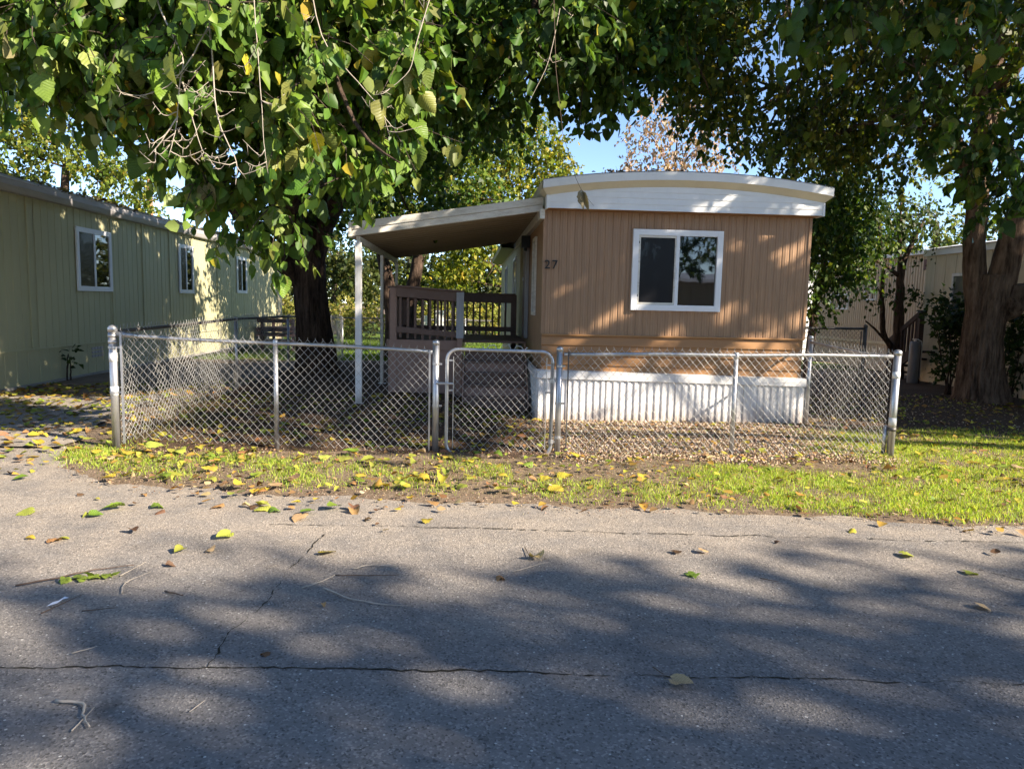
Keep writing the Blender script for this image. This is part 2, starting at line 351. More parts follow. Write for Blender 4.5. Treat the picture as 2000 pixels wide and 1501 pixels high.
# cracks in the asphalt
def crack(pts, w, seed, skip=0.0):
    r = np.random.default_rng(seed); pts = np.asarray(pts, float)
    d = np.r_[0, np.cumsum(np.linalg.norm(np.diff(pts, axis=0), axis=1))]
    s = np.arange(0, d[-1], 0.03); px = np.interp(s, d, pts[:, 0]); py = np.interp(s, d, pts[:, 1])
    jx = np.convolve(r.normal(0, 1, len(s) + 8), np.ones(9) / 9, 'valid') * 0.03; jy = np.convolve(r.normal(0, 1, len(s) + 8), np.ones(9) / 9, 'valid') * 0.03
    px, py = px + jx + r.normal(0, .003, len(s)), py + jy + r.normal(0, .003, len(s))
    ww = w * np.clip(0.7 + 0.55 * np.sin(s * 3 + seed) * np.sin(s * 1.3) + r.normal(0, 0.4, len(s)), 0.08, 2.4)
    mb = MB()
    tx, ty = np.gradient(px), np.gradient(py); L = np.hypot(tx, ty) + 1e-9; nx, ny = -ty / L, tx / L
    a = np.stack([px + nx * ww, py + ny * ww, np.full_like(px, 0.0072)], -1); b = np.stack([px - nx * ww, py - ny * ww, np.full_like(px, 0.0072)], -1)
    for i in range(len(s) - 1):
        if r.random() < skip: continue
        mb.add([a[i], b[i], b[i+1], a[i+1]], [(0, 1, 2, 3)])
    return obj('crack', mb, M['crack'], road)
crack([(-3.5, 2.98), (-1.87, 2.90), (-1.05, 2.88), (0.19, 2.82), (1.3, 2.75), (2.27, 2.68), (4, 2.6)], 0.0045, 1, 0.0)
crack([(-1.05, 2.885), (-1.06, 3.2), (-0.98, 3.55), (-1.0, 3.9), (-0.95, 4.2), (-0.96, 4.44), (-0.9, 4.62)], 0.004, 2, 0.05)
crack([(-1.3, 4.82), (0.3, 4.71), (1.8, 4.60), (3.69, 4.46), (5.0, 4.38)], 0.0045, 3, 0.12)
crack([(3.0, 4.0), (3.25, 3.7), (3.5, 3.55)], 0.004, 4, 0.2)

# ------------------------------------------------------------------ building helpers
PROF_RIB = [(0, -1), (0.06, -1), (0.16, -0.1), (0.40, 0), (0.48, 0.35), (0.56, 0.35), (0.64, 0), (0.90, -0.1)]
PROF_TRAP = [(0, 0), (0.12, 1), (0.46, 1), (0.58, 0), (0.94, 0)]
PROF_GROOVE = [(0, -1), (0.04, -1), (0.06, 0), (0.97, 0)]
PROF_WAVE = [(0, 0), (0.25, 0.7), (0.4, 1), (0.6, 1), (0.75, 0.7)]
def ribbed(name, u0, u1, z0, z1, period, depth, mp, mat, parent, prof, zfun=None):
    us, os_ = [], []
    u = u0
    while u < u1 - 1e-6:
        for f, o in prof:
            q = u + f * period
            if q < u1: us.append(q); os_.append(o * depth)
        u += period
    us.append(u1); os_.append(os_[-1] if prof[0][1] == 0 else os_[-1])
    us = np.array(us); os_ = np.array(os_)
    nz = 9 if (z1 - z0) > 1.2 and u1 - u0 < 2.5 else 4
    P = np.zeros((len(us), nz, 3)); q = (u0 * 7.3) % 6
    for i in range(len(us)):
        t = z1 if zfun is None else zfun(us[i])
        for j in range(nz):
            z = z0 + (t - z0) * j / (nz - 1)
            dent = 0.0022 * math.sin(us[i] * 2.7 + q) * math.sin(z * 3.3 + q) + 0.0012 * math.sin(us[i] * 9.1 + z * 5 + q) if 0 < j < nz - 1 else 0
            P[i, j] = mp(us[i], os_[i] + dent, z)
    return obj(name, MB().quadgrid(P), mat, parent)
def window(parent, mp, u0, u1, z0, z1, fw, panes, mats, out=0.035, mull=None, name='window'):
    """framed slider: mp(u, off, z); one object for the frame, one per pane"""
    def bx(m, a, b, c, d, o0, o1):
        v = [mp(a, o0, c), mp(b, o0, c), mp(b, o1, c), mp(a, o1, c), mp(a, o0, d), mp(b, o0, d), mp(b, o1, d), mp(a, o1, d)]
        m.add(v, [(0,3,2,1),(4,5,6,7),(0,1,5,4),(1,2,6,5),(2,3,7,6),(3,0,4,7)])
    m = MB()
    bx(m, u0, u0 + fw, z0, z1, 0, out); bx(m, u1 - fw, u1, z0, z1, 0, out)
    bx(m, u0 + fw, u1 - fw, z1 - fw, z1, 0, out - 0.001); bx(m, u0 + fw, u1 - fw, z0, z0 + fw, 0, out - 0.001)
    w = obj(name, m, mats[0], parent, bevel=0.003)
    n = panes; a0, a1 = u0 + fw, u1 - fw
    for i in range(n):
        pa = a0 + (a1 - a0) * i / n; pb = a0 + (a1 - a0) * (i + 1) / n
        m = MB(); bx(m, pa, pb, z0 + fw, z1 - fw, 0.002, 0.012); obj('pane', m, mats[1 + min(i, len(mats) - 2)], w)
    for i in range(1, n):
        q = a0 + (a1 - a0) * i / n; m = MB(); mw = mull or 0.022
        bx(m, q - mw, q + mw, z0 + fw, z1 - fw, 0.0, out - 0.006); obj('mullion', m, mats[0], w, bevel=0.003)
    return w, bx

# ------------------------------------------------------------------ the brown home, number 27
HX0, HX1, HY = 0.92, 4.41, 9.40
home = thing('mobile_home', (2.66, HY, 0), 'brown ribbed mobile home with white arched fascia and the number 27', 'mobile home')
front = lambda u, o, z: (u, HY - o, z)
lside = lambda u, o, z: (HX0 - o, u, z)
rside = lambda u, o, z: (HX1 + o, u, z)
m = MB().box(HX0 + 0.02, HX1 - 0.02, HY + 0.02, 20.9, 0.25, 2.76); obj('wall', m, M['siding_brown'], home)
for a, b in ((HX0, 2.04), (2.04, 3.545), (3.552, HX1)):
    ribbed('siding_panel', a, b, 1.128, 2.715, 0.098, 0.0075, front, M['siding_brown'], home, PROF_RIB)
ribbed('siding_panel', HY, 12.9, 0.62, 2.70, 0.14, 0.008, lside, M['siding_brown'], home, PROF_RIB)
ribbed('siding_panel', HY, 20.9, 0.62, 2.70, 0.14, 0.008, rside, M['siding_brown'], home, PROF_RIB)
m = MB().box(HX0 - 0.006, HX0 + 0.025, HY - 0.012, HY + 0.025, 1.128, 2.715); obj('corner_trim', m, M['siding_brown'], home)
m = MB().box(HX1 - 0.025, HX1 + 0.012, HY - 0.013, HY + 0.025, 1.128, 2.715); obj('corner_trim', m, M['siding_brown'], home)
# sagging brown boards between siding and skirting
zb = [1.122, 0.985, 0.86, 0.735, 0.60]
for i in range(4):
    P = []
    for x in np.linspace(HX0 + 0.005, HX1 - 0.012, 14):
        sag = -0.05 * (x - HX0) / 3.5 * (i / 4.0)
        zt, zl = zb[i] + sag, zb[i + 1] + sag - 0.05 / 4 * (x - HX0) / 3.5
        o1, o2 = (0.0, 0.016)
        P.append([(x, HY + 0.012 - o1, zt), (x, HY + 0.006 - o2, zl + 0.006), (x, HY + 0.008 - o2, zl), (x, HY + 0.02, zl)])
    obj('band_board', MB().quadgrid(P), M['band_brown'], home)
m = MB().box(HX0 + 0.01, HX1, HY - 0.03, HY - 0.004, 1.108, 1.130); obj('drip_edge', m, M['band_brown'], home, bevel=0.003)
# white skirting
skt = lambda x: 0.665 - 0.062 * (x - HX0) / 3.5
sp_edges = [0.885, 1.78, 2.70, 3.62, 4.44]
for a, b in zip(sp_edges[:-1], sp_edges[1:]):
    ribbed('skirting_panel', a, b - 0.004, -0.06, 0.55, 0.092, 0.016, lambda u, o, z: (u, HY - 0.05 - o, z), M['white_skirt'], home, PROF_TRAP, zfun=lambda u: skt(u) - 0.09)
P = [[(x, HY - 0.05, skt(x)), (x, HY - 0.082, skt(x) - 0.006), (x, HY - 0.086, skt(x) - 0.105), (x, HY - 0.05, skt(x) - 0.115)] for x in np.linspace(0.872, 4.45, 12)]
obj('skirting_cap', MB().quadgrid(P), M['white_skirt'], home)
m = MB().add([(0.872, HY - 0.05, skt(.872)), (4.45, HY - 0.05, skt(4.45)), (4.45, HY + 0.02, skt(4.45) + .004), (0.872, HY + 0.02, skt(.872) + .004)], [(0, 1, 2, 3)]); obj('skirting_cap', m, M['white_skirt'], home)
ribbed('skirting_panel', HY - 0.05, 12.9, -0.06, 0.62, 0.092, 0.016, lambda u, o, z: (0.885 - o, u, z), M['white_skirt'], home, PROF_TRAP)
m = MB().box(0.845, 0.884, HY - 0.05, 12.9, 0.56, 0.665); obj('skirting_cap', m, M['white_skirt'], home)
ribbed('skirting_panel', HY - 0.05, 20.9, -0.06, 0.60, 0.092, 0.016, lambda u, o, z: (4.44 + o, u, z), M['white_skirt'], home, PROF_TRAP)
# arched fascia
def arch(x):
    t = (x - 2.72) / 1.84; return 3.165 - 0.143 * t * t - 0.012 * t ** 4
FY = 9.2
xsF = np.linspace(0.93, 4.472, 40)
zl = [2.70, 2.775, 2.85, 2.925, 3.0, 3.075]
for i in range(5):
    mbb = MB(); k = 0
    for x, x2 in zip(xsF[:-1], xsF[1:]):
        t1, t2 = min(zl[i + 1], arch(x) - 0.165), min(zl[i + 1], arch(x2) - 0.165)
        if t1 <= zl[i] + 0.002 and t2 <= zl[i] + 0.002: continue
        t1, t2 = max(t1, zl[i] + 0.001), max(t2, zl[i] + 0.001); k += 1
        mbb.add([(x, FY - 0.008, zl[i]), (x2, FY - 0.008, zl[i]), (x2, FY, t2), (x, FY, t1), (x, FY + 0.004, zl[i]), (x2, FY + 0.004, zl[i])], [(0, 1, 2, 3), (4, 5, 1, 0)])
    if k: obj('fascia_board', mbb, M['white'], home)
fx = lambda x: 2.7 + (x - 2.7) * 1.035
P = [[(x, FY - 0.002, arch(x) - 0.165), (fx(x), FY - 0.10, arch(x) - 0.095)] for x in xsF]
obj('cove', MB().quadgrid(P), M['cream'], home, smooth=True)
P = [[(fx(x), FY - 0.101, arch(x) - 0.097), (fx(x), FY - 0.108, arch(x) - 0.094), (fx(x), FY - 0.112, arch(x)), (fx(x), FY - 0.09, arch(x) + 0.012)] for x in xsF]
obj('fascia_rim', MB().quadgrid(P), M['white'], home)
m = MB().box(0.935, 4.468, FY, HY + 0.03, 2.700, 2.712); obj('soffit', m, M['band_brown'], home)
m = MB().box(0.925, 0.945, FY - 0.012, FY + 0.2, 2.695, 2.86); obj('fascia_end', m, M['white'], home)
m = MB().box(4.456, 4.480, FY - 0.014, FY + 0.2, 2.695, 2.86); obj('fascia_end', m, M['white'], home)
# flared ends of the cove along both sides
for xa, s in ((0.935, -1), (4.468, 1)):
    P = [[(xa, y, 2.70), (xa, y, 2.86), (xa + s * 0.075, y - (0.1 if y < 9.3 else 0), 2.925), (xa + s * 0.077, y - (0.1 if y < 9.3 else 0), 3.02)] for y in (FY, 9.5, 14, 20.9)]
    obj('eave', MB().quadgrid(P), M['cream' if s < 0 else 'white'], home)
P = [[(fx(x), y, arch(x) + 0.014 + (0.0 if y < 9.2 else 0.01)) for y in (FY - 0.11, 9.4, 13, 20.9)] for x in xsF]
roof = obj('roof', MB().quadgrid(P), M['roof_metal'], home, smooth=True)
m = MB().box(0.86, 0.918, HY - 0.1, 20.9, 2.58, 2.70); obj('eave_trim', m, M['awn_white'], home)
# front window
w, bx = window(home, front, 2.068, 3.246, 1.457, 2.49, 0.075, 2, [M['vinyl'], M['screen'], M['glass']], out=0.05)
m = MB(); bx(m, 2.146, 2.655, 1.535, 1.56, 0.005, 0.036); bx(m, 2.146, 2.655, 2.388, 2.413, 0.005, 0.036); bx(m, 2.146, 2.170, 1.56, 2.388, 0.005, 0.036); bx(m, 2.62, 2.655, 1.56, 2.388, 0.005, 0.036)
obj('screen_frame', m, M['awn_white'], w)
m = MB(); bx(m, 2.648, 2.666, 1.86, 2.02, 0.044, 0.056); obj('handle', m, M['vinyl'], w)
for a, z in ((2.142, 2.31), (2.142, 1.63)):
    m = MB(); bx(m, a, a + 0.012, z, z + 0.03, 0.036, 0.044); obj('clip', m, M['black'], w)
# side windows, door trim, lamp
window(home, lside, 10.3, 10.75, 1.35, 2.45, 0.05, 1, [M['awn_white'], M['glass']], out=0.03)
m = MB().box(HX0 - 0.06, HX0 - 0.009, 11.55, 11.68, 0.97, 2.55); obj('door_trim', m, M['grey_board'], home)
m = MB().box(HX0 - 0.03, HX0 - 0.009, 11.68, 12.55, 0.97, 2.5); d = obj('door', m, M['deck_brown'], home)
m = MB().box(HX0 - 0.05, HX0 - 0.031, 12.40, 12.46, 1.9, 1.95); obj('handle', m, M['galv'], d)
m = MB().box(HX0 - 0.14, HX0 - 0.009, 11.45, 11.57, 2.38, 2.56).box(HX0 - 0.10, HX0 - 0.05, 11.48, 11.54, 2.33, 2.38); obj('wall_lamp', m, M['black'], home)
# pale rear addition
m = MB().box(HX0 - 0.05, HX0 + 0.02, 13.0, 20.9, 0.5, 2.60); obj('rear_wall', m, M['sage'], home)
lside2 = lambda u, o, z: (HX0 - 0.05 - o, u, z)
for a, b in ((13.0, 14.9), (14.9, 16.8), (16.8, 18.7), (18.7, 20.9)):
    ribbed('siding_panel', a, b - 0.01, 0.5, 2.58, 0.2, 0.008, lside2, M['sage'], home, PROF_GROOVE)
for a in (14.0, 17.4):
    window(home, lside2, a, a + 0.8, 1.35, 2.4, 0.06, 1, [M['vinyl'], M['glass']], out=0.03)
P = [[(0.86, y, 2.6), (0.60, y, 2.62), (0.58, y, 2.70), (0.9, y, 2.98)] for y in (14.7, 20.9)]
obj('rear_eave', MB().quadgrid(P), M['sage'], home)
# house number
def number(txt, x, z, size):
    c = bpy.data.curves.new('number', 'FONT'); c.body = txt; c.size = size; c.extrude = 0.006; c.bevel_depth = 0.001; c.space_character = 1.25
    o = bpy.data.objects.new('tmp', c); col.objects.link(o)
    dg = bpy.context.evaluated_depsgraph_get(); me = bpy.data.meshes.new_from_object(o.evaluated_get(dg)); bpy.data.objects.remove(o)
    return me
for ch, x in (('2', 0.935), ('7', 1.030)):
    me = number(ch, 0, 0, 0.155); me.materials.append(M['black'])
    o = bpy.data.objects.new('house_number', me); col.objects.link(o); o.parent = home
    o.rotation_euler = (math.pi / 2, 0, 0); o.location = (x - 2.66, -0.024, 1.963); WLD[o] = WLD[home]
    o['label'] = 'black numeral %s beside the left corner' % ch

# ------------------------------------------------------------------ awning over the porch
awn = thing('patio_awning', (-0.3, 12, 0.12), 'white metal patio awning with slender posts on the left of the brown home', 'awning')
AX0, AX1, AY0, AY1 = -1.50, 0.87, 9.50, 14.6
azu = lambda x: 2.335 + (x - AX0) / (AX1 - AX0) * 0.375    # underside
npan = 17
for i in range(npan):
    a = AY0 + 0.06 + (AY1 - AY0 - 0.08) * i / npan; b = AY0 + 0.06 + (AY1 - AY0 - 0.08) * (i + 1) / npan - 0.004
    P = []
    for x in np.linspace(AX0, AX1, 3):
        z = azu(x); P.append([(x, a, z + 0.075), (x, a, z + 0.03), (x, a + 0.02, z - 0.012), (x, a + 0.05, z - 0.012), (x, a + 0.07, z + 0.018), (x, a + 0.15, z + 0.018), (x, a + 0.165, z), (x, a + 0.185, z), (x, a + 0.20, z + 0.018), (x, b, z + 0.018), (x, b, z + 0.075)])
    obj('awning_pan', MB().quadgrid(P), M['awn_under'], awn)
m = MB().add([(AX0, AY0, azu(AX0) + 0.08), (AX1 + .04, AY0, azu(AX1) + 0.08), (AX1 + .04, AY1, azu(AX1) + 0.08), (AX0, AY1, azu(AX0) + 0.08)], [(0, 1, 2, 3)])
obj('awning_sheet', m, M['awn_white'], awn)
for z0, z1, o in ((-0.02, 0.062, 0.0), (0.064, 0.155, 0.016)):
    a, b = AX0 - 0.02, AX1 + 0.04
    m = MB().add([(a, AY0 - o - .015, azu(a) + z0), (b, AY0 - o - .015, azu(b) + z0), (b, AY0 - o - .015, azu(b) + z1), (a, AY0 - o - .015, azu(a) + z1),
                  (a, AY0 + 0.04, azu(a) + z0), (b, AY0 + 0.04, azu(b) + z0), (b, AY0 + 0.04, azu(b) + z1), (a, AY0 + 0.04, azu(a) + z1)],
                 [(0, 1, 2, 3), (3, 2, 6, 7), (0, 4, 5, 1), (1, 5, 6, 2), (4, 0, 3, 7)])
    obj('front_fascia', m, M['awn_white'], awn, bevel=0.004)
m = MB().box(AX0 - 0.06, AX0 - 0.022, AY0 - 0.04, AY1, azu(AX0) - 0.03, azu(AX0) + 0.15); obj('gutter', m, M['awn_white'], awn, bevel=0.004)
m = MB().box(AX0 + 0.02, AX0 + 0.07, AY0 + 0.1, AY1 - 0.1, 2.245, 2.325); obj('beam', m, M['awn_white'], awn, bevel=0.003)
for i, y in enumerate((9.56, 12.1, 14.45)):
    zg = g1(AX0, y); m = MB().box(AX0 + 0.015, AX0 + 0.095, y - 0.04, y + 0.04, zg - 0.02, 2.244) if i == 0 else MB().box(AX0 + 0.025, AX0 + 0.075, y - 0.03, y + 0.03, zg - 0.02, 2.244)
    p = obj('post', m, M['white_skirt'] if i == 0 else M['awn_white'], awn, bevel=0.004)
    m = MB().box(AX0 - 0.01, AX0 + 0.12, y - 0.06, y + 0.06, zg - 0.03, zg + 0.012); obj('base_plate', m, M['galv'], p)

# ------------------------------------------------------------------ porch
porch = thing('porch', (-0.2, 11.8, 0.12), 'brown painted wooden porch with slatted railing and steps under the awning', 'porch')
DZ = 0.95
for i in range(15):
    y0 = 10.82 + i * 0.146; m = MB().box(-1.19, 0.84, y0, y0 + 0.138, DZ - 0.03, DZ); obj('deck_plank', m, M['deck_brown'], porch)
m = MB().box(-1.19, -0.14, 10.815, 10.835, 0.06, 0.80); obj('skirt_panel', m, M['deck_light'], porch)
m = MB().box(-1.205, -1.19, 10.82, 13.0, 0.06, 0.80); obj('skirt_panel', m, M['deck_light'], porch)
m = MB().box(-1.20, -0.14, 10.79, 10.815, 0.80, 0.945); obj('rim_board', m, M['deck_light'], porch, bevel=0.003)
m = MB().box(-1.225, -1.206, 10.79, 13.0, 0.80, 0.945); obj('rim_board', m, M['deck_light'], porch, bevel=0.003)
def rail(p0, p1, z_top, z_bot, n, face, mat):
    p0 = Vector(p0); p1 = Vector(p1)
    a = p0 + Vector((0, 0, z_top[0])); b = p1 + Vector((0, 0, z_top[1]))
    m = MB().beam(a - Vector((0, 0, face / 2)), b - Vector((0, 0, face / 2)), 0.04, face); obj('top_rail', m, mat, porch, bevel=0.003)
    m = MB().beam(a + Vector((0, 0, 0.014)), b + Vector((0, 0, 0.014)), 0.14, 0.026); obj('rail_cap', m, mat, porch, bevel=0.003)
    a2 = p0 + Vector((0, 0, z_bot[0])); b2 = p1 + Vector((0, 0, z_bot[1]))
    m = MB().beam(a2, b2, 0.04, 0.085); obj('bottom_rail', m, mat, porch, bevel=0.003)
    d = (p1 - p0).normalized(); side = Vector((-d.y, d.x, 0)) * 0.038
    for i in range(n):
        t = (i + 0.5) / n; q = p0.lerp(p1, t) + side
        zt = z_top[0] + (z_top[1] - z_top[0]) * t - 0.03; zl = z_bot[0] + (z_bot[1] - z_bot[0]) * t - 0.12
        m = MB().beam((q.x, q.y, zl), (q.x, q.y, zt), 0.034, 0.034, up=(0, 1, 0)); obj('baluster', m, mat, porch)
rail((-1.08, 10.78, 0), (-0.10, 10.78, 0), (1.715, 1.655), (1.10, 1.025), 9, 0.14, M['deck_brown'])
rail((-1.15, 13.05, 0), (0.80, 13.05, 0), (1.665, 1.655), (1.05, 1.05), 17, 0.14, M['deck_brown'])
rail((-1.15, 10.85, 0), (-1.15, 13.0, 0), (1.70, 1.665), (1.08, 1.05), 18, 0.13, M['deck_brown'])
for x, y, zt, w_ in ((-1.13, 10.80, 1.70, 0.10), (-1.15, 13.05, 1.66, 0.09), (0.78, 13.06, 1.66, 0.09), (-0.15, 10.80, 1.62, 0.09)):
    m = MB().box(x - w_ / 2, x + w_ / 2, y - w_ / 2 + .05, y + w_ / 2 + .05, 0.1, zt); obj('post', m, M['deck_light'] if y < 11 else M['deck_brown'], porch, bevel=0.004)
m = MB().box(-0.205, -0.095, 10.715, 10.740, 0.985, 1.655); obj('grey_board', m, M['grey_board'], porch, bevel=0.003, label='weathered light grey board covering the porch corner post')
m = MB().box(-0.19, -0.11, 10.70, 10.78, 0.1, 0.98); obj('post', m, M['deck_light'], porch, bevel=0.004)
for i in range(5):
    z = 0.18 + 0.155 * i; y = 9.98 + 0.168 * i
    m = MB().box(-0.08, 0.80, y - 0.03, y + 0.185, z, z + 0.03); obj('tread', m, M['deck_brown'], porch, bevel=0.004)
    m = MB().box(-0.07, 0.79, y, y + 0.02, z - 0.155, z); obj('riser', m, M['deck_light'] if i % 2 else M['deck_brown'], porch)
for x in (-0.10, 0.805):
    m = MB().add([(x, 9.97, 0.05), (x, 10.8, 0.05), (x, 10.8, 0.93), (x, 9.97, 0.2), (x + .02, 9.97, 0.05), (x + .02, 10.8, 0.05), (x + .02, 10.8, 0.93), (x + .02, 9.97, 0.2)],
                 [(0, 3, 2, 1), (4, 5, 6, 7), (0, 4, 7, 3), (3, 7, 6, 2), (2, 6, 5, 1)]); obj('stringer', m, M['deck_light'], porch)

# ------------------------------------------------------------------ sage home on the left
LX = -7.1
lh = thing('mobile_home', (-9.2, 18.5, 0), 'long sage green mobile home with three white windows along the left edge', 'mobile home')
lw = lambda u, o, z: (LX + o, u, z)
m = MB().box(-11.3, LX - 0.02, 9.3, 27.9, 0.0, 3.1); obj('wall', m, M['sage'], lh)
ed = [9.3] + list(np.arange(10.0, 27.0, 1.22)) + [27.9]
for a, b in zip(ed[:-1], ed[1:]):
    ribbed('siding_panel', a, b - 0.012, 0.60, 3.06, 0.20, 0.009, lw, M['sage'], lh, PROF_GROOVE)
    ribbed('skirting_panel', a, b - 0.006, 0.0, 0.585, 0.30, 0.009, lambda u, o, z: (LX - 0.012 + o, u, z), M['sage'], lh, PROF_GROOVE)
m = MB().box(LX - 0.01, LX + 0.016, 9.3, 27.9, 0.585, 0.612); obj('belt_trim', m, M['sage'], lh, bevel=0.003)
m = MB().box(LX - 0.01, LX + 0.03, 9.3, 27.9, 0.0, 0.045); obj('sill_board', m, M['concrete'], lh)
for y in (12.22, 14.95, 16.33, 17.75, 19.22, 21.0):
    m = MB().box(LX, LX + 0.02, y, y + 0.045, 0.615, 3.04); obj('batten', m, M['sage'], lh, bevel=0.002)
m = MB().box(LX, LX + 0.035, 27.3, 27.92, 0.0, 3.04); obj('corner_board', m, M['cream_home'], lh, bevel=0.003)
P = [[(LX - 0.02, y, 3.03), (LX + 0.10, y, 3.035), (LX + 0.115, y, 3.06), (LX + 0.14, y, 3.13), (LX + 0.14, y, 3.215), (LX + 0.125, y, 3.22), (LX + 0.09, y, 3.20), (LX - 0.02, y, 3.20)] for y in (9.25, 15, 21, 27.95)]
obj('gutter', MB().quadgrid(P), M['sage_trim'], lh)
def lroof(x): t = (x - (LX + 0.1)) / -2.1; return 3.24 + 0.56 * t - 0.14 * t * t
rp = np.linspace(LX + 0.1, -9.2, 6)
yy = np.arange(9.2, 27.9, 0.93)
for a in yy:
    b = min(a + 0.93, 28.0)
    P = [[(x, a, lroof(x) + 0.03), (x, a + 0.05, lroof(x) + 0.03), (x, a + 0.07, lroof(x)), (x, b, lroof(x))] for x in rp]
    obj('roof_sheet', MB().quadgrid(P), M['roof_metal'], lh)
m = MB(); P = [[(x, 9.2, lroof(-9.2) - 0.1 * i), (x, 28, lroof(-9.2) - 0.1 * i)] for i, x in enumerate((-9.2, -11.4))]; m.quadgrid(P); obj('roof_back', m, M['roof_metal'], lh)
for a, b, z0, z1 in ((13.65, 14.93, 1.57, 2.72), (18.28, 19.2, 1.59, 2.78), (22.68, 23.66, 1.65, 2.76)):
    window(lh, lambda u, o, z: (LX + 0.012 + o, u, z), a, b, z0, z1, 0.09, 2, [M['vinyl'], M['screen'], M['glass']], out=0.03, mull=0.03)
m = MB()
for i in range(4):
    for j in range(3): m.box(LX - 0.006, LX + 0.006, 14.1 + i * 0.11, 14.19 + i * 0.11, 0.33 + j * 0.07, 0.38 + j * 0.07)
obj('vent', m, M['sage_trim'], lh)
# wooden steps by its far end
ws = thing('wooden_steps', (-6.2, 25.2, 0), 'dark wooden steps and landing against the far end of the sage home', 'steps')
for i in range(3):
    m = MB().box(-7.04 + 0.0, -5.5 + 0.35 * (2 - i), 24.4, 25.9, 0.05 + 0.22 * i, 0.10 + 0.22 * i + 0.02); obj('tread', m, M['dark_wood'], ws)
for x in (-6.9, -5.9):
    for y in (24.45, 25.85): m = MB().box(x, x + .09, y, y + .09, -0.25, 0.85); obj('post', m, M['dark_wood'], ws)
m = MB().box(-7.0, -5.8, 24.40, 24.45, 0.72, 0.85); obj('rail', m, M['dark_wood'], ws)
m = MB().box(-7.0, -5.8, 24.40, 24.44, 0.42, 0.52); obj('rail', m, M['dark_wood'], ws)

# ------------------------------------------------------------------ tan home on the right
rh = thing('mobile_home', (12, 15, 0), 'tan ribbed mobile home with a cream extension behind the big right tree', 'mobile home')
RX, BX = 10.6, 10.0
m = MB().box(RX + 0.02, 14.5, 15.7, 22.0, 0.0, 2.88); obj('wall', m, M['tan_home'], rh)
m = MB().box(BX + 0.02, 14.0, 6.5, 15.65, 0.0, 2.75); obj('wall', m, M['cream_home'], rh)
rw = lambda u, o, z: (RX - o, u, z); bw = lambda u, o, z: (BX - o, u, z)
for a, b in ((15.7, 17.3), (17.3, 18.9), (18.9, 20.5), (20.5, 22.0)):
    ribbed('siding_panel', a, b, 0.75, 2.85, 0.105, 0.022, rw, M['tan_home'], rh, PROF_TRAP)
    ribbed('skirting_panel', a, b - .01, 0, 0.68, 0.105, 0.015, rw, M['tan_home'], rh, PROF_TRAP)
m = MB().box(RX - 0.04, RX, 15.7, 22.0, 0.68, 0.75); obj('belt_trim', m, M['cream_home'], rh)
for a in np.arange(6.5, 15.6, 1.017):
    ribbed('siding_panel', a, a + 1.005, 0.72, 2.74, 0.34, 0.008, bw, M['cream_home'], rh, PROF_GROOVE)
    ribbed('skirting_panel', a, a + 1.01, 0.0, 0.50, 0.12, 0.010, bw, M['cream_home'], rh, PROF_TRAP)
    m = MB().box(BX - 0.012, BX + 0.02, a, a + 1.01, 0.505, 0.60); obj('band_board', m, M['cream_home'], rh)
    m = MB().box(BX - 0.009, BX + 0.02, a, a + 1.01, 0.605, 0.71); obj('band_board', m, M['cream_home'], rh)
m = MB().box(BX - 0.05, BX + 0.05, 6.4, 15.7, 2.74, 2.87); obj('fascia', m, M['white'], rh, bevel=0.004)
P = [[(BX - 0.12, y, 2.88), (BX + 0.6, y, 3.0), (BX + 2, y, 3.12), (BX + 4, y, 3.0)] for y in (6.35, 15.75)]; obj('roof', MB().quadgrid(P), M['white'], rh)
P = [[(RX - 0.14, y, 2.86), (RX - 0.14, y, 2.95), (RX + 0.6, y, 3.05), (RX + 2, y, 3.15), (RX + 4, y, 3.0)] for y in (15.76, 22.1)]; obj('roof', MB().quadgrid(P), M['white'], rh)
window(rh, bw, 13.55, 14.72, 1.45, 2.33, 0.06, 2, [M['galv'], M['curtain_glass']], out=0.03)
window(rh, rw, 18.55, 19.15, 1.80, 2.28, 0.045, 2, [M['white'], M['screen'], M['curtain_glass']], out=0.045)
window(rh, rw, 19.95, 20.98, 1.55, 2.0, 0.05, 2, [M['white'], M['glass'], M['curtain_glass']], out=0.045)
m = MB().box(RX - 0.06, RX - 0.024, 15.72, 16.6, 2.5, 2.74); obj('awning_panel', m, M['maroon'], rh)
m = MB().box(RX - 0.07, RX - 0.024, 15.75, 16.2, 1.5, 2.35); obj('door', m, M['dark_wood'], rh)
# dark stair beside it
st = thing('wooden_stair', (9.75, 15.6, 0), 'dark brown wooden stair with a sloping slatted railing beside the tan home', 'stair')
m = MB().beam((9.6, 16.25, 0.80), (9.6, 15.08, 1.50), 0.05, 0.10); obj('handrail', m, M['dark_wood'], st, bevel=0.004)
m = MB().box(9.56, 9.66, 15.02, 15.12, 0, 1.56); obj('post', m, M['dark_wood'], st, bevel=0.004)
m = MB().beam((9.6, 16.2, 0.1), (9.6, 15.1, 0.75), 0.05, 0.2); obj('stringer', m, M['dark_wood'], st)
for i in range(9):
    y = 16.18 - i * 0.122; z = 0.80 + (16.25 - y) / 1.17 * 0.7
    m = MB().box(9.585, 9.62, y - 0.022, y + 0.022, max(0.02, z - 0.85), z); obj('baluster', m, M['dark_wood'], st)
for i in range(4):
    m = MB().box(9.63, 9.97, 16.1 - 0.27 * i - 0.25, 16.1 - 0.27 * i, 0.14 + i * 0.17, 0.18 + i * 0.17); obj('tread', m, M['dark_wood'], st)
cy_ = thing('metal_cylinder', (9.42, 14.9, 0), 'tall dark grey metal cylinder standing at the foot of the stair', 'cylinder')
z0 = g1(9.42, 14.9)
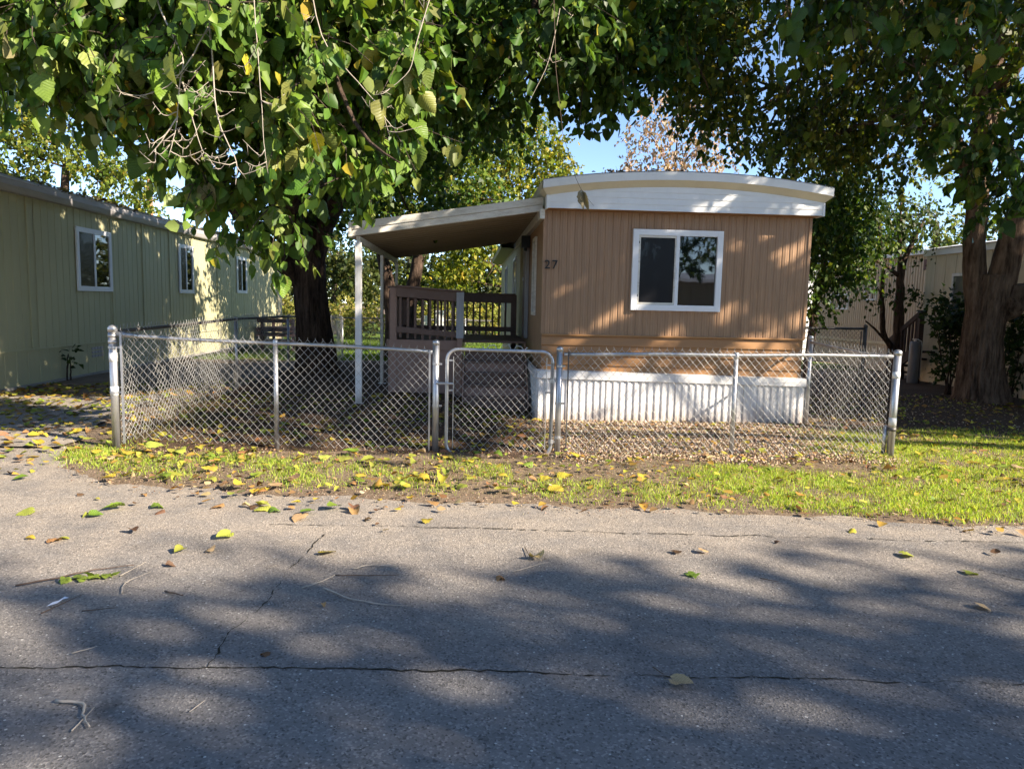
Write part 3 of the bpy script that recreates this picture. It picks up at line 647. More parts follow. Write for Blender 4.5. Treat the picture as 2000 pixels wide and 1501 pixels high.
obj('body', MB().tube([(9.42, 14.9, z0), (9.42, 14.9, z0 + .03), (9.42, 14.9, z0 + .86), (9.42, 14.9, z0 + .90)], [0.10, 0.105, 0.105, 0.085], 20), M['grey_cyl'], cy_, smooth=True)
obj('valve', MB().cyl((9.42, 14.9, z0 + .90), (9.42, 14.9, z0 + .96), 0.025).cyl((9.36, 14.9, z0 + .945), (9.48, 14.9, z0 + .945), 0.012), M['galv'], cy_)
obj('hose', MB().tube([(9.46, 14.88, z0 + .94), (9.53, 14.86, z0 + .90), (9.55, 14.86, z0 + .8), (9.55, 14.87, z0 + .1)], 0.012, 8), M['wire'], cy_, smooth=True)

# white lap-sided home glimpsed beyond
wh = thing('house', (11.2, 26, 0), 'white lap sided house glimpsed between the brown and tan homes', 'house')
m = MB().box(10.0, 15, 24.6, 30, -0.2, 2.9); obj('wall', m, M['white'], wh)
for i in range(15):
    P = [[(x, 24.595, 0.0 + 0.19 * i + 0.19), (x, 24.565, 0.0 + 0.19 * i + .004), (x, 24.595, 0.19 * i)] for x in (9.95, 15)]; obj('siding_board', MB().quadgrid(P), M['white'], wh)
P = [[(9.7, y, 2.85), (12.5, y, 3.5), (15.3, y, 2.85)] for y in (24.3, 30)]; obj('roof', MB().quadgrid(P), M['sage_trim'], wh)

# utility pole and wires
up = thing('utility_pole', (-16.9, 40, -0.3), 'reddish wooden utility pole rising behind the sage home', 'utility pole')
obj('pole', MB().tube([(-16.9, 40, -0.4), (-16.88, 40, 5), (-16.85, 40, 10.5)], [0.17, 0.15, 0.12], 14), M['pole'], up, smooth=True)
m = MB().box(-17.9, -15.8, 39.85, 39.97, 9.6, 9.75); obj('crossarm', m, M['pole'], up)
for i, (zA, zB, xe) in enumerate(((9.75, 9.0, 25), (9.5, 9.3, 25), (7.2, 7.4, 25), (6.7, 6.9, 25), (9.7, 9.0, -55))):
    t = np.linspace(0, 1, 30); pts = np.stack([-16.8 + (xe + 16.8) * t, 40 + 6 * t, zA + (zB - zA) * t - 1.1 * 4 * t * (1 - t) * 0.5], -1)
    obj('wire', MB().tube(pts, 0.018, 4), M['black'], up)

# ------------------------------------------------------------------ chain link fences
def seg_mesh(name, A, B, r, mat, parent, kind='stuff'):
    A = np.asarray(A, float); B = np.asarray(B, float); d = B - A; d /= np.linalg.norm(d, axis=1)[:, None] + 1e-9
    ref = np.where(np.abs(d[:, 1:2]) < 0.9, np.array([[0, 1., 0]]), np.array([[1., 0, 0]]))
    s = np.cross(d, ref); s /= np.linalg.norm(s, axis=1)[:, None] + 1e-9; b = np.cross(d, s)
    V = np.stack([A + s * r, A + b * r, A - s * r, A - b * r, B + s * r, B + b * r, B - s * r, B - b * r], 1)
    return fast_mesh(name, V, 8, [(0, 1, 5, 4), (1, 2, 6, 5), (2, 3, 7, 6), (3, 0, 4, 7)], mat=mat, parent=parent, kind=kind)
def chain_mesh(parent, p0, p1, zt0, zt1, zb0, zb1, pitch=0.077, r=0.0017, mat=None, seed=0, slack=0.012, sag=0.0):
    """zigzag wires hooked into each other, knuckles standing proud of the top rail"""
    rr = np.random.default_rng(seed); p0 = np.array(p0, float); p1 = np.array(p1, float)
    L = np.linalg.norm(p1 - p0); d = (p1 - p0) / L; nrm = np.array([-d[1], d[0]])
    half = pitch / 2; nw = int(L / half)
    ph = rr.uniform(0, 6, 6)
    def place(u, z):
        t = np.clip(u / L, 0, 1); off = slack * (np.sin(u * 2.3 + ph[0]) * np.sin(z * 3.1 + ph[1]) + 0.5 * np.sin(u * 6.7 + ph[2] + z * 4))
        du = slack * 0.6 * np.sin(u * 3.9 + ph[3]) * np.sin(z * 5 + ph[4]); dz = -sag * np.sin(np.pi * t) + slack * 0.5 * np.sin(u * 2.9 + ph[5])
        return np.stack([p0[0] + d[0] * (u + du) + nrm[0] * off, p0[1] + d[1] * (u + du) + nrm[1] * off, z + dz], -1)
    AA, BB = [], []
    for i in range(nw):
        u0 = i * half; t = (i + .5) / nw
        zt = zt0 + (zt1 - zt0) * t; zb = zb0 + (zb1 - zb0) * t
        n = int(round((zt - zb) / (half * 1.1))); k = np.arange(n + 1)
        z = zt - k * half * 1.1; u = u0 + ((k + i) % 2) * half
        off = np.where((k + i) % 2 == 0, 1, -1) * 0.0035
        q = place(u, z); q[:, 0] += nrm[0] * off; q[:, 1] += nrm[1] * off
        AA.append(q[:-1]); BB.append(q[1:])
        if i % 2 == 0:      # twisted barb
            e = place(np.array([u[0] + (half if (i % 2) else 0) * 0, u[0] + rr.uniform(-.008, .008)]), np.array([z[0], z[0] + 0.022]))
            AA.append(e[:1]); BB.append(e[1:])
    return seg_mesh('chain_link_mesh', np.concatenate(AA), np.concatenate(BB), r, mat or M['wire'], parent)
def post(parent, x, y, z0, z1, r, mat, dome=True, name='post', ring=()):
    pts = [(x, y, z0 - 0.05), (x, y, z1 - r)]; rad = [r, r]
    o = obj(name, MB().tube(pts, rad, 18), mat, parent, smooth=True)
    c = MB()
    if dome:
        c.tube([(x, y, z1 - r * 1.6), (x, y, z1 - r * 1.6 + .001), (x, y, z1 - 0.6 * r), (x, y, z1 - 0.2 * r), (x, y, z1)], [r * 1.02, r * 1.12, r * 1.10, r * 0.75, r * 0.2], 18)
    else:
        c.tube([(x, y, z1 - 0.06), (x, y, z1 - 0.055), (x, y, z1 - 0.01), (x, y, z1 + 0.006)], [r * 1.05, r * 1.15, r * 1.15, r * 0.8], 16)
    obj('post_cap', c, mat, o, smooth=True)
    for z in ring:
        obj('tension_band', MB().tube([(x, y, z), (x, y, z + 0.022)], r * 1.13, 16).box(x - 0.006 + r, x + r + 0.028, y - 0.008, y + 0.008, z + 0.002, z + 0.02), mat, o, smooth=False)
    return o
FYY = 7.27
# --- front section, left of the gate
fl = thing('chain_link_fence', (-1.9, FYY, 0), 'front chain link fence section left of the gate, shaded yard behind it', 'fence')
pz = {k: g1(k, FYY) for k in (-3.46, -1.91, -0.335, 0.905, 2.72, 4.42)}
zL = 1.155; zR = 1.04
def zrail(x): return zL + (zR - zL) * (x + 3.46) / 3.12
p = post(fl, -3.46, FYY, pz[-3.46] + 0.05, 1.215, 0.040, M['galv'], ring=(0.99, 0.55))
for z, h in ((0.86, 0.09), (0.53, 0.09)):
    obj('white_band', MB().tube([(-3.46, FYY, z), (-3.46, FYY, z + h)], 0.0415, 18), M['white_tape'], p, smooth=True)
for z in (1.10, 1.04): obj('collar', MB().tube([(-3.46, FYY, z), (-3.46, FYY, z + 0.03)], 0.0445, 18), M['galv'], p, smooth=True)
post(fl, -1.91, FYY + 0.005, pz[-1.91], 1.10, 0.023, M['galv'], dome=False)
post(fl, -0.335, FYY, pz[-0.335] - 0.05, 1.135, 0.033, M['galv'], ring=(0.88, 0.46))
pts = [(x, FYY - 0.002 + 0.004 * math.sin(x * 3), zrail(x) - 0.03 - 0.008 * math.sin((x + 3.46) * 2)) for x in np.linspace(-3.40, -0.37, 14)]
obj('top_rail', MB().tube(pts, 0.0185, 12), M['galv'], fl, smooth=True)
obj('rail_end', MB().tube([(-3.43, FYY, 1.13), (-3.22, FYY, 1.115)], 0.024, 12), M['galv'], fl, smooth=True)
obj('rail_end', MB().tube([(-0.37, FYY, 1.008), (-0.45, FYY, 1.012)], 0.023, 12), M['galv'], fl, smooth=True)
chain_mesh(fl, (-3.37, FYY - 0.022), (-0.40, FYY - 0.022), 1.165, 1.055, 0.09, 0.0, seed=3, slack=0.016)
obj('tension_bar', MB().box(-3.385, -3.365, FYY - 0.030, FYY - 0.018, 0.06, 1.14), M['galv'], fl)
obj('tension_bar', MB().box(-0.405, -0.388, FYY - 0.030, FYY - 0.018, 0.0, 1.03), M['galv'], fl)
# --- gate
gt = thing('chain_link_gate', (0.28, FYY, 0), 'walk gate of round bent tube filled with chain link', 'gate')
def roundrect(x0, x1, z0, z1, r, n=7):
    pts = []
    for cx, cz, a0 in ((x1 - r, z1 - r, 0), (x0 + r, z1 - r, 90), (x0 + r, z0 + r, 180), (x1 - r, z0 + r, 270)):
        for i in range(n): a = RAD(a0 + 90 * i / (n - 1)); pts.append((cx + r * math.cos(a), cz + r * math.sin(a)))
    return pts
GX0, GX1, GZ0, GZ1 = -0.225, 0.835, -0.035, 1.03
rr_ = roundrect(GX0, GX1, GZ0, GZ1, 0.11); gp = [(x, FYY - 0.01, z + 0.012 * (GX1 - x)) for x, z in rr_]; gp.append(gp[0]); gp.insert(0, gp[-2])
obj('frame', MB().tube(gp, 0.0185, 14, cap=False), M['galv'], gt, smooth=True)
chain_mesh(gt, (-0.155, FYY - 0.012), (0.775, FYY - 0.012), 1.01, 1.0, 0.0, -0.01, seed=5, slack=0.004)
for x in (-0.16, 0.775): obj('tension_rod', MB().cyl((x, FYY - 0.014, 0.04), (x, FYY - 0.014, 0.97), 0.004, 8), M['wire'], gt)
for x, z in ((-0.2, 0.93), (-0.2, 0.63), (0.80, 0.90), (0.80, 0.62)):
    obj('wire_tie', MB().box(x - 0.035, x + 0.035, FYY - 0.02, FYY - 0.005, z - 0.008, z + 0.008), M['galv'], gt)
for x in (0.0, 0.28, 0.52, 0.66):
    for z in (1.02, -0.03): obj('wire_tie', MB().tube(roundtie := [(x, FYY - 0.01 + 0.024 * math.cos(a), z + 0.024 * math.sin(a)) for a in np.linspace(0, 6.28, 9)], 0.0025, 5, cap=False), M['wire'], gt)
obj('latch', MB().box(-0.30, -0.20, FYY - 0.035, FYY - 0.022, 0.688, 0.712).cyl((-0.225, FYY - 0.05, 0.70), (-0.16, FYY - 0.05, 0.70), 0.012).cyl((-0.335, FYY - 0.035, 0.70), (-0.25, FYY - 0.035, 0.70), 0.008), M['galv'], gt)
for z in (0.72, 0.10): obj('hinge', MB().tube([(0.835, FYY - .01, z), (0.835, FYY - .01, z + .04)], 0.026, 12).box(0.84, 0.905, FYY - 0.018, FYY - 0.004, z + 0.008, z + 0.03), M['galv'], gt)
wv = [(0.12, FYY - .01, 1.075), (0.155, FYY - .012, 1.045), (0.20, FYY - .01, 1.085), (0.25, FYY - .008, 1.09), (0.275, FYY - .01, 1.042), (0.30, FYY - .012, 1.042), (0.33, FYY - .01, 1.095), (0.36, FYY - .01, 1.08), (0.385, FYY - .01, 1.105), (0.415, FYY - .01, 1.042), (0.44, FYY - .01, 1.038), (0.465, FYY - .01, 1.088), (0.51, FYY - .01, 1.08), (0.545, FYY - .01, 1.042), (0.575, FYY - .012, 1.075)]
obj('bent_wire', MB().tube(wv, 0.0045, 6), M['wire'], gt, smooth=True, label='loose wavy wire lying along the top of the gate')
# --- front section, right of the gate
fr = thing('chain_link_fence', (2.66, FYY, 0), 'front chain link fence section right of the gate before the white skirting', 'fence')
post(fr, 0.905, FYY, pz[0.905] - 0.04, 1.09, 0.031, M['galv'], ring=(0.88, 0.50, 0.15))
post(fr, 2.72, FYY + 0.005, pz[2.72] - 0.03, 1.055, 0.023, M['galv'], dome=False)
p = post(fr, 4.42, FYY, pz[4.42] - 0.05, 1.12, 0.037, M['galv'])
for z, h in ((0.82, 0.07), (0.33, 0.08)): obj('white_band', MB().tube([(4.42, FYY, z), (4.42, FYY, z + h)], 0.0385, 18), M['white_tape'], p, smooth=True)
obj('collar', MB().tube([(4.42, FYY, 0.27), (4.42, FYY, 0.305)], 0.0415, 18), M['old_steel'], p, smooth=True)
obj('brace_pipe', MB().tube([(4.375, FYY + .05, 0.0), (4.378, FYY + .05, 0.32)], 0.022, 12), M['galv'], p, smooth=True)
zr2 = lambda x: 1.012 + 0.004 * math.sin(x * 4) + (x - 0.9) * 0.012
obj('top_rail', MB().tube([(x, FYY, zr2(x)) for x in np.linspace(0.95, 4.37, 14)], 0.0185, 12), M['galv'], fr, smooth=True)
chain_mesh(fr, (0.99, FYY - 0.022), (4.36, FYY - 0.022), 1.065, 1.10, 0.02, 0.0, seed=9, slack=0.01)
obj('tension_bar', MB().box(0.985, 0.998, FYY - 0.030, FYY - 0.018, 0.0, 1.04), M['old_steel'], fr)
# --- right side fence back to the home
fs = thing('chain_link_fence', (4.45, 8.4, 0), 'short chain link fence running from the right corner post back to the brown home', 'fence')
post(fs, 4.49, 9.36, 0.0, 1.175, 0.031, M['galv'], ring=(0.55,))
obj('top_rail', MB().tube([(4.425, 7.33, 1.035), (4.44, 7.9, 1.03), (4.465, 8.6, 1.055), (4.485, 9.33, 1.085)], 0.017, 12), M['galv'], fs, smooth=True)
chain_mesh(fs, (4.40, 7.33), (4.465, 9.32), 1.085, 1.14, 0.02, 0.06, seed=12, slack=0.02)
# --- left side fence
fd = thing('chain_link_fence', (-3.47, 12, 0), 'long chain link fence along the shaded left side of the yard', 'fence')
for y, zt in ((11.0, 1.22), (14.1, 1.2), (17.2, 1.15), (20.0, 1.05)):
    post(fd, -3.46, y, g1(-3.46, y), zt, 0.024, M['galv'], dome=False)
ly = np.linspace(7.33, 20.0, 20)
obj('top_rail', MB().tube([(-3.46, y, np.interp(y, [7.3, 9, 11, 14.1, 20], [1.15, 1.165, 1.195, 1.175, 1.03])) for y in ly], 0.019, 10), M['old_steel'], fd, smooth=True)
for a, b, t0, t1 in ((7.33, 11.0, 1.19, 1.24), (11.0, 14.1, 1.24, 1.22), (14.1, 17.2, 1.22, 1.17), (17.2, 20.0, 1.17, 1.08)):
    chain_mesh(fd, (-3.44, a), (-3.44, b), t0, t1, g1(-3.44, a) + .02, g1(-3.44, b) + .02, seed=int(a * 10), slack=0.02, mat=M['wire'] if a < 9 else M['galv'], r=0.0021)
# --- dark fence between the homes on the right
fb = thing('chain_link_fence', (6.2, 13, 0), 'dark weathered chain link panel in the gap between brown and tan homes', 'fence')
post(fb, 7.25, 13.0, g1(7.25, 13), 1.27, 0.034, M['old_steel']); post(fb, 5.35, 13.0, g1(5.35, 13), 1.24, 0.034, M['old_steel'])
obj('top_rail', MB().tube([(5.35, 13, 1.18), (7.22, 13, 1.19)], 0.022, 10), M['old_steel'], fb, smooth=True)
obj('tension_bar', MB().box(7.17, 7.185, 12.99, 13.01, 0.1, 1.15), M['old_steel'], fb)
chain_mesh(fb, (5.38, 12.98), (7.17, 12.98), 1.19, 1.2, 0.1, 0.1, seed=31, mat=M['old_steel'], r=0.0025)
# --- rear fence across the back lawn
fk = thing('chain_link_fence', (-3, 30, -0.28), 'distant chain link fence across the sunlit back lawn', 'fence')
for x in np.arange(-9, 2.1, 2.2):
    post(fk, x, 30, -0.3, 0.86, 0.03, M['galv'] if x > -5 else M['old_steel'], dome=False)
obj('top_rail', MB().tube([(-9.2, 30, 0.80), (0.9, 30, 0.80)], 0.025, 8), M['old_steel'], fk, smooth=True)
chain_mesh(fk, (-9.2, 29.98), (0.9, 29.98), 0.82, 0.82, -0.25, -0.25, pitch=0.12, r=0.003, seed=41, mat=M['old_steel'])
for i, x in enumerate((-1.88, -1.35)):
    m = MB().box(x, x + 0.33, 28.0 + 0.1 * i, 28.06 + .1 * i, -0.28, 1.0 + 0.2 * i)
    tag(obj('white_board', m, M['white'], loc=(x, 28, -0.28), bevel=0.01), ('shorter' if i == 0 else 'taller') + ' white upright board on the back lawn behind the porch railing', 'board', 'white boards on the back lawn')

# ------------------------------------------------------------------ foliage tools
SX, SY = SUN.x / SUN.z, SUN.y / SUN.z
def landing(p): return p[:, 0] - SX * p[:, 2], p[:, 1] - SY * p[:, 2]
def keep_sun(p, r, zones='all', leak=0.03):
    """crowns are thinned where the photo shows open sunlit ground"""
    a, b = landing(p)
    top = np.interp(a, [-4.4, -4.2, 0.1, 0.4, 4.6, 4.8, 9], [8.0, 7.25, 7.25, 9.75, 9.75, 8.85, 8.85]) + 0.25 * np.sin(a * 3.1) + 0.12 * np.sin(a * 7.7)
    bot = 4.9 + 0.35 * np.sin(a * 1.3 + 1) + 0.25 * np.sin(a * 3.7)
    lit = (b > bot) & (b < top)
    if zones == 'all': lit |= (a < -4.6) & (b > 7.5) & (b < 12)
    # leaves cut away in slanting bands to shape streaks of sun on the facade
    t = (9.4 - p[:, 1]) / -SY; xf, zf = p[:, 0] - SX * t, p[:, 2] - t
    v = zf - 0.66 * xf; u = xf + 0.66 * zf
    f = np.sin(v * 8.5 + 0.6 * np.sin(u * 1.7)) + 0.6 * np.sin(v * 17 + 1.3 * u + 1) + 0.5 * np.sin(u * 2.6 + v * 3) + 0.45 * np.sin(v * 31 + u * 2)
    thr = np.interp(xf, [0.9, 1.3, 2.0, 2.6, 3.3, 4.5], [1.3, 0.6, 0.45, 0.55, 0.1, 0.0]) + 0.7 * np.clip((zf - 2.0) / 0.8, 0, 1) * (xf < 3.4) + 0.9 * (zf > 2.9)
    gap = (xf > 0.8) & (xf < 4.7) & (zf > 0.5) & (zf < 3.2) & (f > thr)
    lit |= gap | ((xf > 0.8) & (xf < 4.7) & (zf > -0.1) & (zf < 0.66) & (f > -0.9))
    return ~lit | (r.random(len(p)) < leak)
T_MID = np.array([(0, 0, 0), (0, 1, -0.10), (-0.42, 0.30, 0.10), (-0.30, 0.68, 0.03), (0.42, 0.30, 0.10), (0.30, 0.68, 0.03)])
F_MID = [(0, 4, 5, 1), (0, 1, 3, 2)]
T_LOW = np.array([(0, 0, 0), (0.36, 0.42, 0.08), (0, 1, -0.06), (-0.36, 0.42, 0.08)]); F_LOW = [(0, 1, 2, 3)]
def leaf_verts(P, tip, nrm, size, T):
    r = np.random.default_rng(len(P)); n_ = len(P)
    tip = tip / (np.linalg.norm(tip, axis=1)[:, None] + 1e-9)
    s = np.cross(tip, nrm); s /= np.linalg.norm(s, axis=1)[:, None] + 1e-9
    n = np.cross(s, tip)
    wd = r.uniform(0.65, 1.12, (n_, 1, 1)); cz = r.uniform(-0.8, 3.2, (n_, 1, 1)); bend = r.normal(0, 0.22, (n_, 1, 1)); skew = r.normal(0, 0.12, (n_, 1, 1))
    tx = T[None, :, 0:1] * wd + skew * T[None, :, 1:2] ** 2; ty = T[None, :, 1:2]; tz = T[None, :, 2:3] * cz + bend * T[None, :, 1:2] ** 2
    return P[:, None, :] + size[:, None, None] * (tx * s[:, None] + ty * tip[:, None] + tz * n[:, None])
def palette(r, n, cols, w, jit=0.18):
    c = np.array(cols)[r.choice(len(cols), n, p=np.array(w) / sum(w))]
    return np.clip(c * (1 + r.normal(0, jit, (n, 1))) * (1 + r.normal(0, 0.06, (n, 3))), 0.004, 0.9)
def clump_noise(p, r, f=1.1):
    v = np.zeros(len(p))
    for k in range(5):
        d = r.normal(0, 1, 3); d /= np.linalg.norm(d); v += np.sin((p @ d) * f * (1 + 0.6 * k) * 2 + r.uniform(0, 6.28)) / (1 + 0.4 * k)
    return v
def foliage(lobes, n_twig, per, size, seed, droop=0.6, shell=0.55, thin=-0.6, nf=1.1, twig_len=(0.25, 0.6), keep=None):
    """returns leaf positions, tip directions, normals, sizes and twig end points"""
    r = np.random.default_rng(seed); L = np.array([(*c, *s) for c, s in lobes], float)
    wgt = np.prod(L[:, 3:], axis=1) ** 0.75; k = r.choice(len(L), n_twig, p=wgt / wgt.sum())
    d = r.normal(0, 1, (n_twig, 3)); d /= np.linalg.norm(d, axis=1)[:, None]
    q = L[k, :3] + d * L[k, 3:] * (r.random((n_twig, 1)) ** shell)
    ok = clump_noise(q, np.random.default_rng(seed + 5), nf) > thin
    q, d = q[ok], d[ok]
    td = d * 0.5 + r.normal(0, 0.5, d.shape) + np.array([0, 0, -droop * 0.6]); td /= np.linalg.norm(td, axis=1)[:, None]
    tl = r.uniform(*twig_len, len(q))[:, None]
    t = (np.arange(per) + 0.3) / per
    P = (q[:, None] + td[:, None] * tl[:, None] * t[None, :, None] - np.array([0, 0, droop * 0.25]) * (tl[:, None] * t[None, :, None] ** 2))
    P = P.reshape(-1, 3) + r.normal(0, 0.025, (len(q) * per, 3))
    n = len(P); TD = np.repeat(td, per, 0)
    tip = TD * 0.35 + r.normal(0, 0.45, (n, 3)) + np.array([0, 0, -droop]); 
    nrm = r.normal(0, 0.6, (n, 3)) + np.array([0.15, -0.35, 0.75])
    S = size * np.clip(r.normal(0.88, 0.26, n), 0.35, 1.5)
    if keep is not None:
        m = keep(P, r); P, tip, nrm, S = P[m], tip[m], nrm[m], S[m]
    return P, tip, nrm, S, q, q + td * tl
def leaves_obj(name, parent, F, cols, w, T, faces, mat, seed, jit=0.18):
    P, tip, nrm, S = F[:4]; r = np.random.default_rng(seed)
    return fast_mesh(name, leaf_verts(P, tip, nrm, S, T), len(T), faces, palette(r, len(P), cols, w, jit), mat, parent, kind='stuff')
def limb(mbx, pts, rad, sides=8, seed=0, wob=0.05, sub=5):
    pts = np.asarray(pts, float); n = len(pts); r = np.random.default_rng(seed)
    t = np.linspace(0, n - 1, (n - 1) * sub + 1)
    Pn = np.stack([np.interp(t, range(n), pts[:, i]) for i in range(3)], -1)
    for _ in range(2): Pn[1:-1] = (Pn[:-2] + 2 * Pn[1:-1] + Pn[2:]) / 4
    Pn[1:-1] += r.normal(0, wob * np.mean(rad), (len(Pn) - 2, 3))
    mbx.tube(Pn, np.interp(t, range(n), rad), sides); return Pn
def trunk(mbx, pts, rad, seed, sides=44, sub=9, ridge=0.055, freq=15):
    pts = np.asarray(pts, float); n = len(pts); t = np.linspace(0, n - 1, (n - 1) * sub + 1)
    Pn = np.stack([np.interp(t, range(n), pts[:, i]) for i in range(3)], -1)
    for _ in range(3): Pn[1:-1] = (Pn[:-2] + 2 * Pn[1:-1] + Pn[2:]) / 4
    R = np.interp(t, range(n), rad); r = np.random.default_rng(seed); ph = r.uniform(0, 6, 6)
    def fn(th, i, p):
        z = p[2]
        v = np.abs(np.sin(th * freq / 2 + 1.3 * np.sin(z * 5 + th * 2 + ph[0]) + ph[1])) * 0.6 + np.abs(np.sin(th * freq * 0.81 + 2 * np.sin(z * 3.3 + ph[2]) + z * 1.5)) * 0.4
        return 1 + ridge * (v - 0.5) * 2 + 0.05 * np.sin(2 * th + z * 1.1 + ph[3]) + 0.035 * np.sin(3 * th - z * 1.7 + ph[4])
    mbx.tube(Pn, R, sides, fn=fn); return Pn
def to_lobes(mbx, starts, lobes, r0, seed, sides=7, n_sub=4):
    """limbs from the nearest start point into each foliage mass, then finer branches inside it"""
    r = np.random.default_rng(seed); starts = np.asarray(starts, float)
    for c, s in lobes:
        c = np.array(c, float); s = np.array(s, float)
        st = starts[np.argmin(np.linalg.norm(starts - c, axis=1) + 0.4 * np.maximum(0, starts[:, 2] - c[2]))]
        mid = st * 0.5 + c * 0.5 + np.array([0, 0, 0.12 * np.linalg.norm(c - st)]) + r.normal(0, 0.12, 3)
        limb(mbx, [st, mid, c], [r0, r0 * 0.65, r0 * 0.35], sides, int(r.integers(1e6)), 0.25)
        for _ in range(n_sub):
            e = c + r.normal(0, 0.55, 3) * s; mm = (c + e) / 2 + r.normal(0, 0.1, 3)
            limb(mbx, [mid * .3 + c * .7, mm, e], [r0 * 0.4, r0 * 0.25, r0 * 0.08], 5, int(r.integers(1e6)), 0.3, 3)
GREEN = [(0.055, 0.115, 0.018), (0.085, 0.155, 0.022), (0.035, 0.08, 0.015), (0.14, 0.19, 0.03), (0.30, 0.26, 0.03)]

# hero leaf meshes: heart-shaped, toothed, cupped, with a stalk
def hero_leaf(name, seed, curl, fold, mat, lobed=False, bend=0.25):
    r = np.random.default_rng(seed); n = 11; t = np.linspace(0, 1, n)
    w = 0.44 * np.sin(np.pi * np.clip(t * 0.97 + 0.03, 0, 1) ** 0.62) ** 0.85; w[-1] = 0.004; w[0] = 0.10
    w = w * (1 + 0.07 * np.sin(np.arange(n) * 2.6 + seed)) + (0.05 * np.sin(t * 14 + seed) * w if lobed else 0)
    V, UV = [], []
    for i in range(n):
        y = t[i] if i else -0.0
        back = -0.12 if i == 0 else 0
        zc = -bend * t[i] ** 2 * 0.9 + 0.02 * np.sin(t[i] * 9 + seed)
        for j, s in enumerate((-1, -0.5, 0, 0.5, 1)):
            ww = w[i] * s; ylo = y - abs(s) ** 2 * 0.10 * (1 - t[i]) * 1.3
            z = zc + fold * abs(s) * w[i] - curl * (abs(s) * w[i]) ** 2 * 3 + r.normal(0, 0.008)
            V.append((ww, ylo, z)); UV.append((abs(s) * w[i] * 1.0, y - abs(s) * w[i] * 0.75))
    F = [(i * 5 + j, i * 5 + j + 1, (i + 1) * 5 + j + 1, (i + 1) * 5 + j) for i in range(n - 1) for j in range(4)]
    b = len(V); st = [(-0.010, 0.0, -0.004), (0.010, 0.0, -0.004), (0.008, -0.38, -0.12), (-0.008, -0.38, -0.12)]
    V += st; UV += [(0, 0)] * 4; F.append((b, b + 1, b + 2, b + 3))
    me = bpy.data.meshes.new(name); me.from_pydata(V, [], F); me.materials.append(mat)
    uv = me.uv_layers.new(name='uv'); idx = np.zeros(len(me.loops), np.int32); me.loops.foreach_get('vertex_index', idx)
    uv.data.foreach_set('uv', np.array(UV, np.float32)[idx].reshape(-1)); me.polygons.foreach_set('use_smooth', [True] * len(me.polygons)); me.update()
    return me
HERO = [hero_leaf('leaf', i, c, f, M['leaf_big'], bend=bd) for i, (c, f, bd) in enumerate(((0.3, 0.10, 0.2), (0.1, 0.25, 0.3), (0.5, 0.05, 0.15), (0.2, 0.35, 0.4), (0.0, 0.15, 0.1), (0.4, -0.1, 0.35)))]
FALL = [hero_leaf('fallen_leaf', 20 + i, c, f, M['leaf_dry'], True, bd) for i, (c, f, bd) in enumerate(((0.8, 0.4, 0.1), (0.2, 0.5, -0.2), (1.2, 0.2, 0.25), (0.3, 0.15, -0.15), (-0.6, -0.1, 0.3), (1.0, 0.8, 0.0), (-0.3, 0.1, 0.05), (0.1, 0.05, 0.02), (0.4, 0.12, 0.1), (-0.2, 0.05, -0.1), (0.6, 0.25, -0.05), (0.2, 0.3, 0.15)))]
def put_leaf(name, me, P, tip, nrm, size, color, parent=None):
    tip = Vector(tip).normalized(); s = tip.cross(Vector(nrm)).normalized(); n = s.cross(tip)
    o = bpy.data.objects.new(name, me); col.objects.link(o)
    off = Vector(WLD[parent]) if parent is not None else Vector((0, 0, 0))
    p = Vector(P) - off
    Mx = Matrix(((s.x, tip.x, n.x, 0), (s.y, tip.y, n.y, 0), (s.z, tip.z, n.z, 0), (0, 0, 0, 1)))
    if parent is not None: o.parent = parent
    o.matrix_basis = Matrix.Translation(p) @ Mx @ Matrix.Diagonal((size, size, size, 1))
    o.color = (*color, 1); return o
CAMP = np.array([0, 0, CAM_H]); FW = np.array(fwd)
def split_hero(F, n, size_px=None, cone=0.92):
    """the n leaves that show largest in the view become objects of their own"""
    P, tip, nrm, S = F[:4]; v = P - CAMP; dist = np.linalg.norm(v, axis=1); c = (v @ FW) / dist
    d = v / dist[:, None]; X = d @ np.array(cam_r) / c; Z = d @ np.array(cam_u) / c
    vis = (c > 0.5) & (np.abs(X) < 0.70) & (Z < 0.525)
    sc = np.where(vis, S / dist, 0); idx = np.argsort(-sc)[:n]; m = np.ones(len(P), bool); m[idx] = False
    return idx, m

# ------------------------------------------------------------------ trees
def make_tree(name, loc, label, cat='tree', group=None): return thing(name, loc, label, cat, group)
# --- the big mulberry in the yard, its boughs reaching over the fence
t1 = make_tree('mulberry_tree', (-2.85, 13.7, 0.05), 'big leafy mulberry tree with drooping sunlit boughs over the left yard')
mb = MB()
trunk(mb, [(-2.83, 13.7, -0.1), (-2.84, 13.7, 0.25), (-2.90, 13.7, 1.0), (-2.97, 13.68, 1.75), (-2.98, 13.6, 2.4)], [0.50, 0.38, 0.315, 0.30, 0.32], 1, ridge=0.08)
obj('trunk', mb, M['bark_dark'], t1, smooth=True)
mb = MB()
limb(mb, [(-3.0, 13.6, 1.75), (-3.5, 13.3, 2.3), (-4.2, 12.4, 3.4), (-4.8, 11, 4.4)], [0.19, 0.17, 0.14, 0.09], 12, 2)
limb(mb, [(-3.0, 13.6, 2.2), (-3.1, 13.0, 3.0), (-2.9, 11.5, 4.2), (-2.6, 9.5, 5.1), (-2.4, 7.6, 5.2)], [0.25, 0.21, 0.17, 0.12, 0.07], 12, 3)
limb(mb, [(-2.9, 13.6, 2.2), (-2.6, 13.4, 3.0), (-1.6, 12.5, 4.2), (0, 11, 5.2), (1.2, 9.8, 5.6)], [0.23, 0.19, 0.16, 0.11, 0.06], 12, 4)
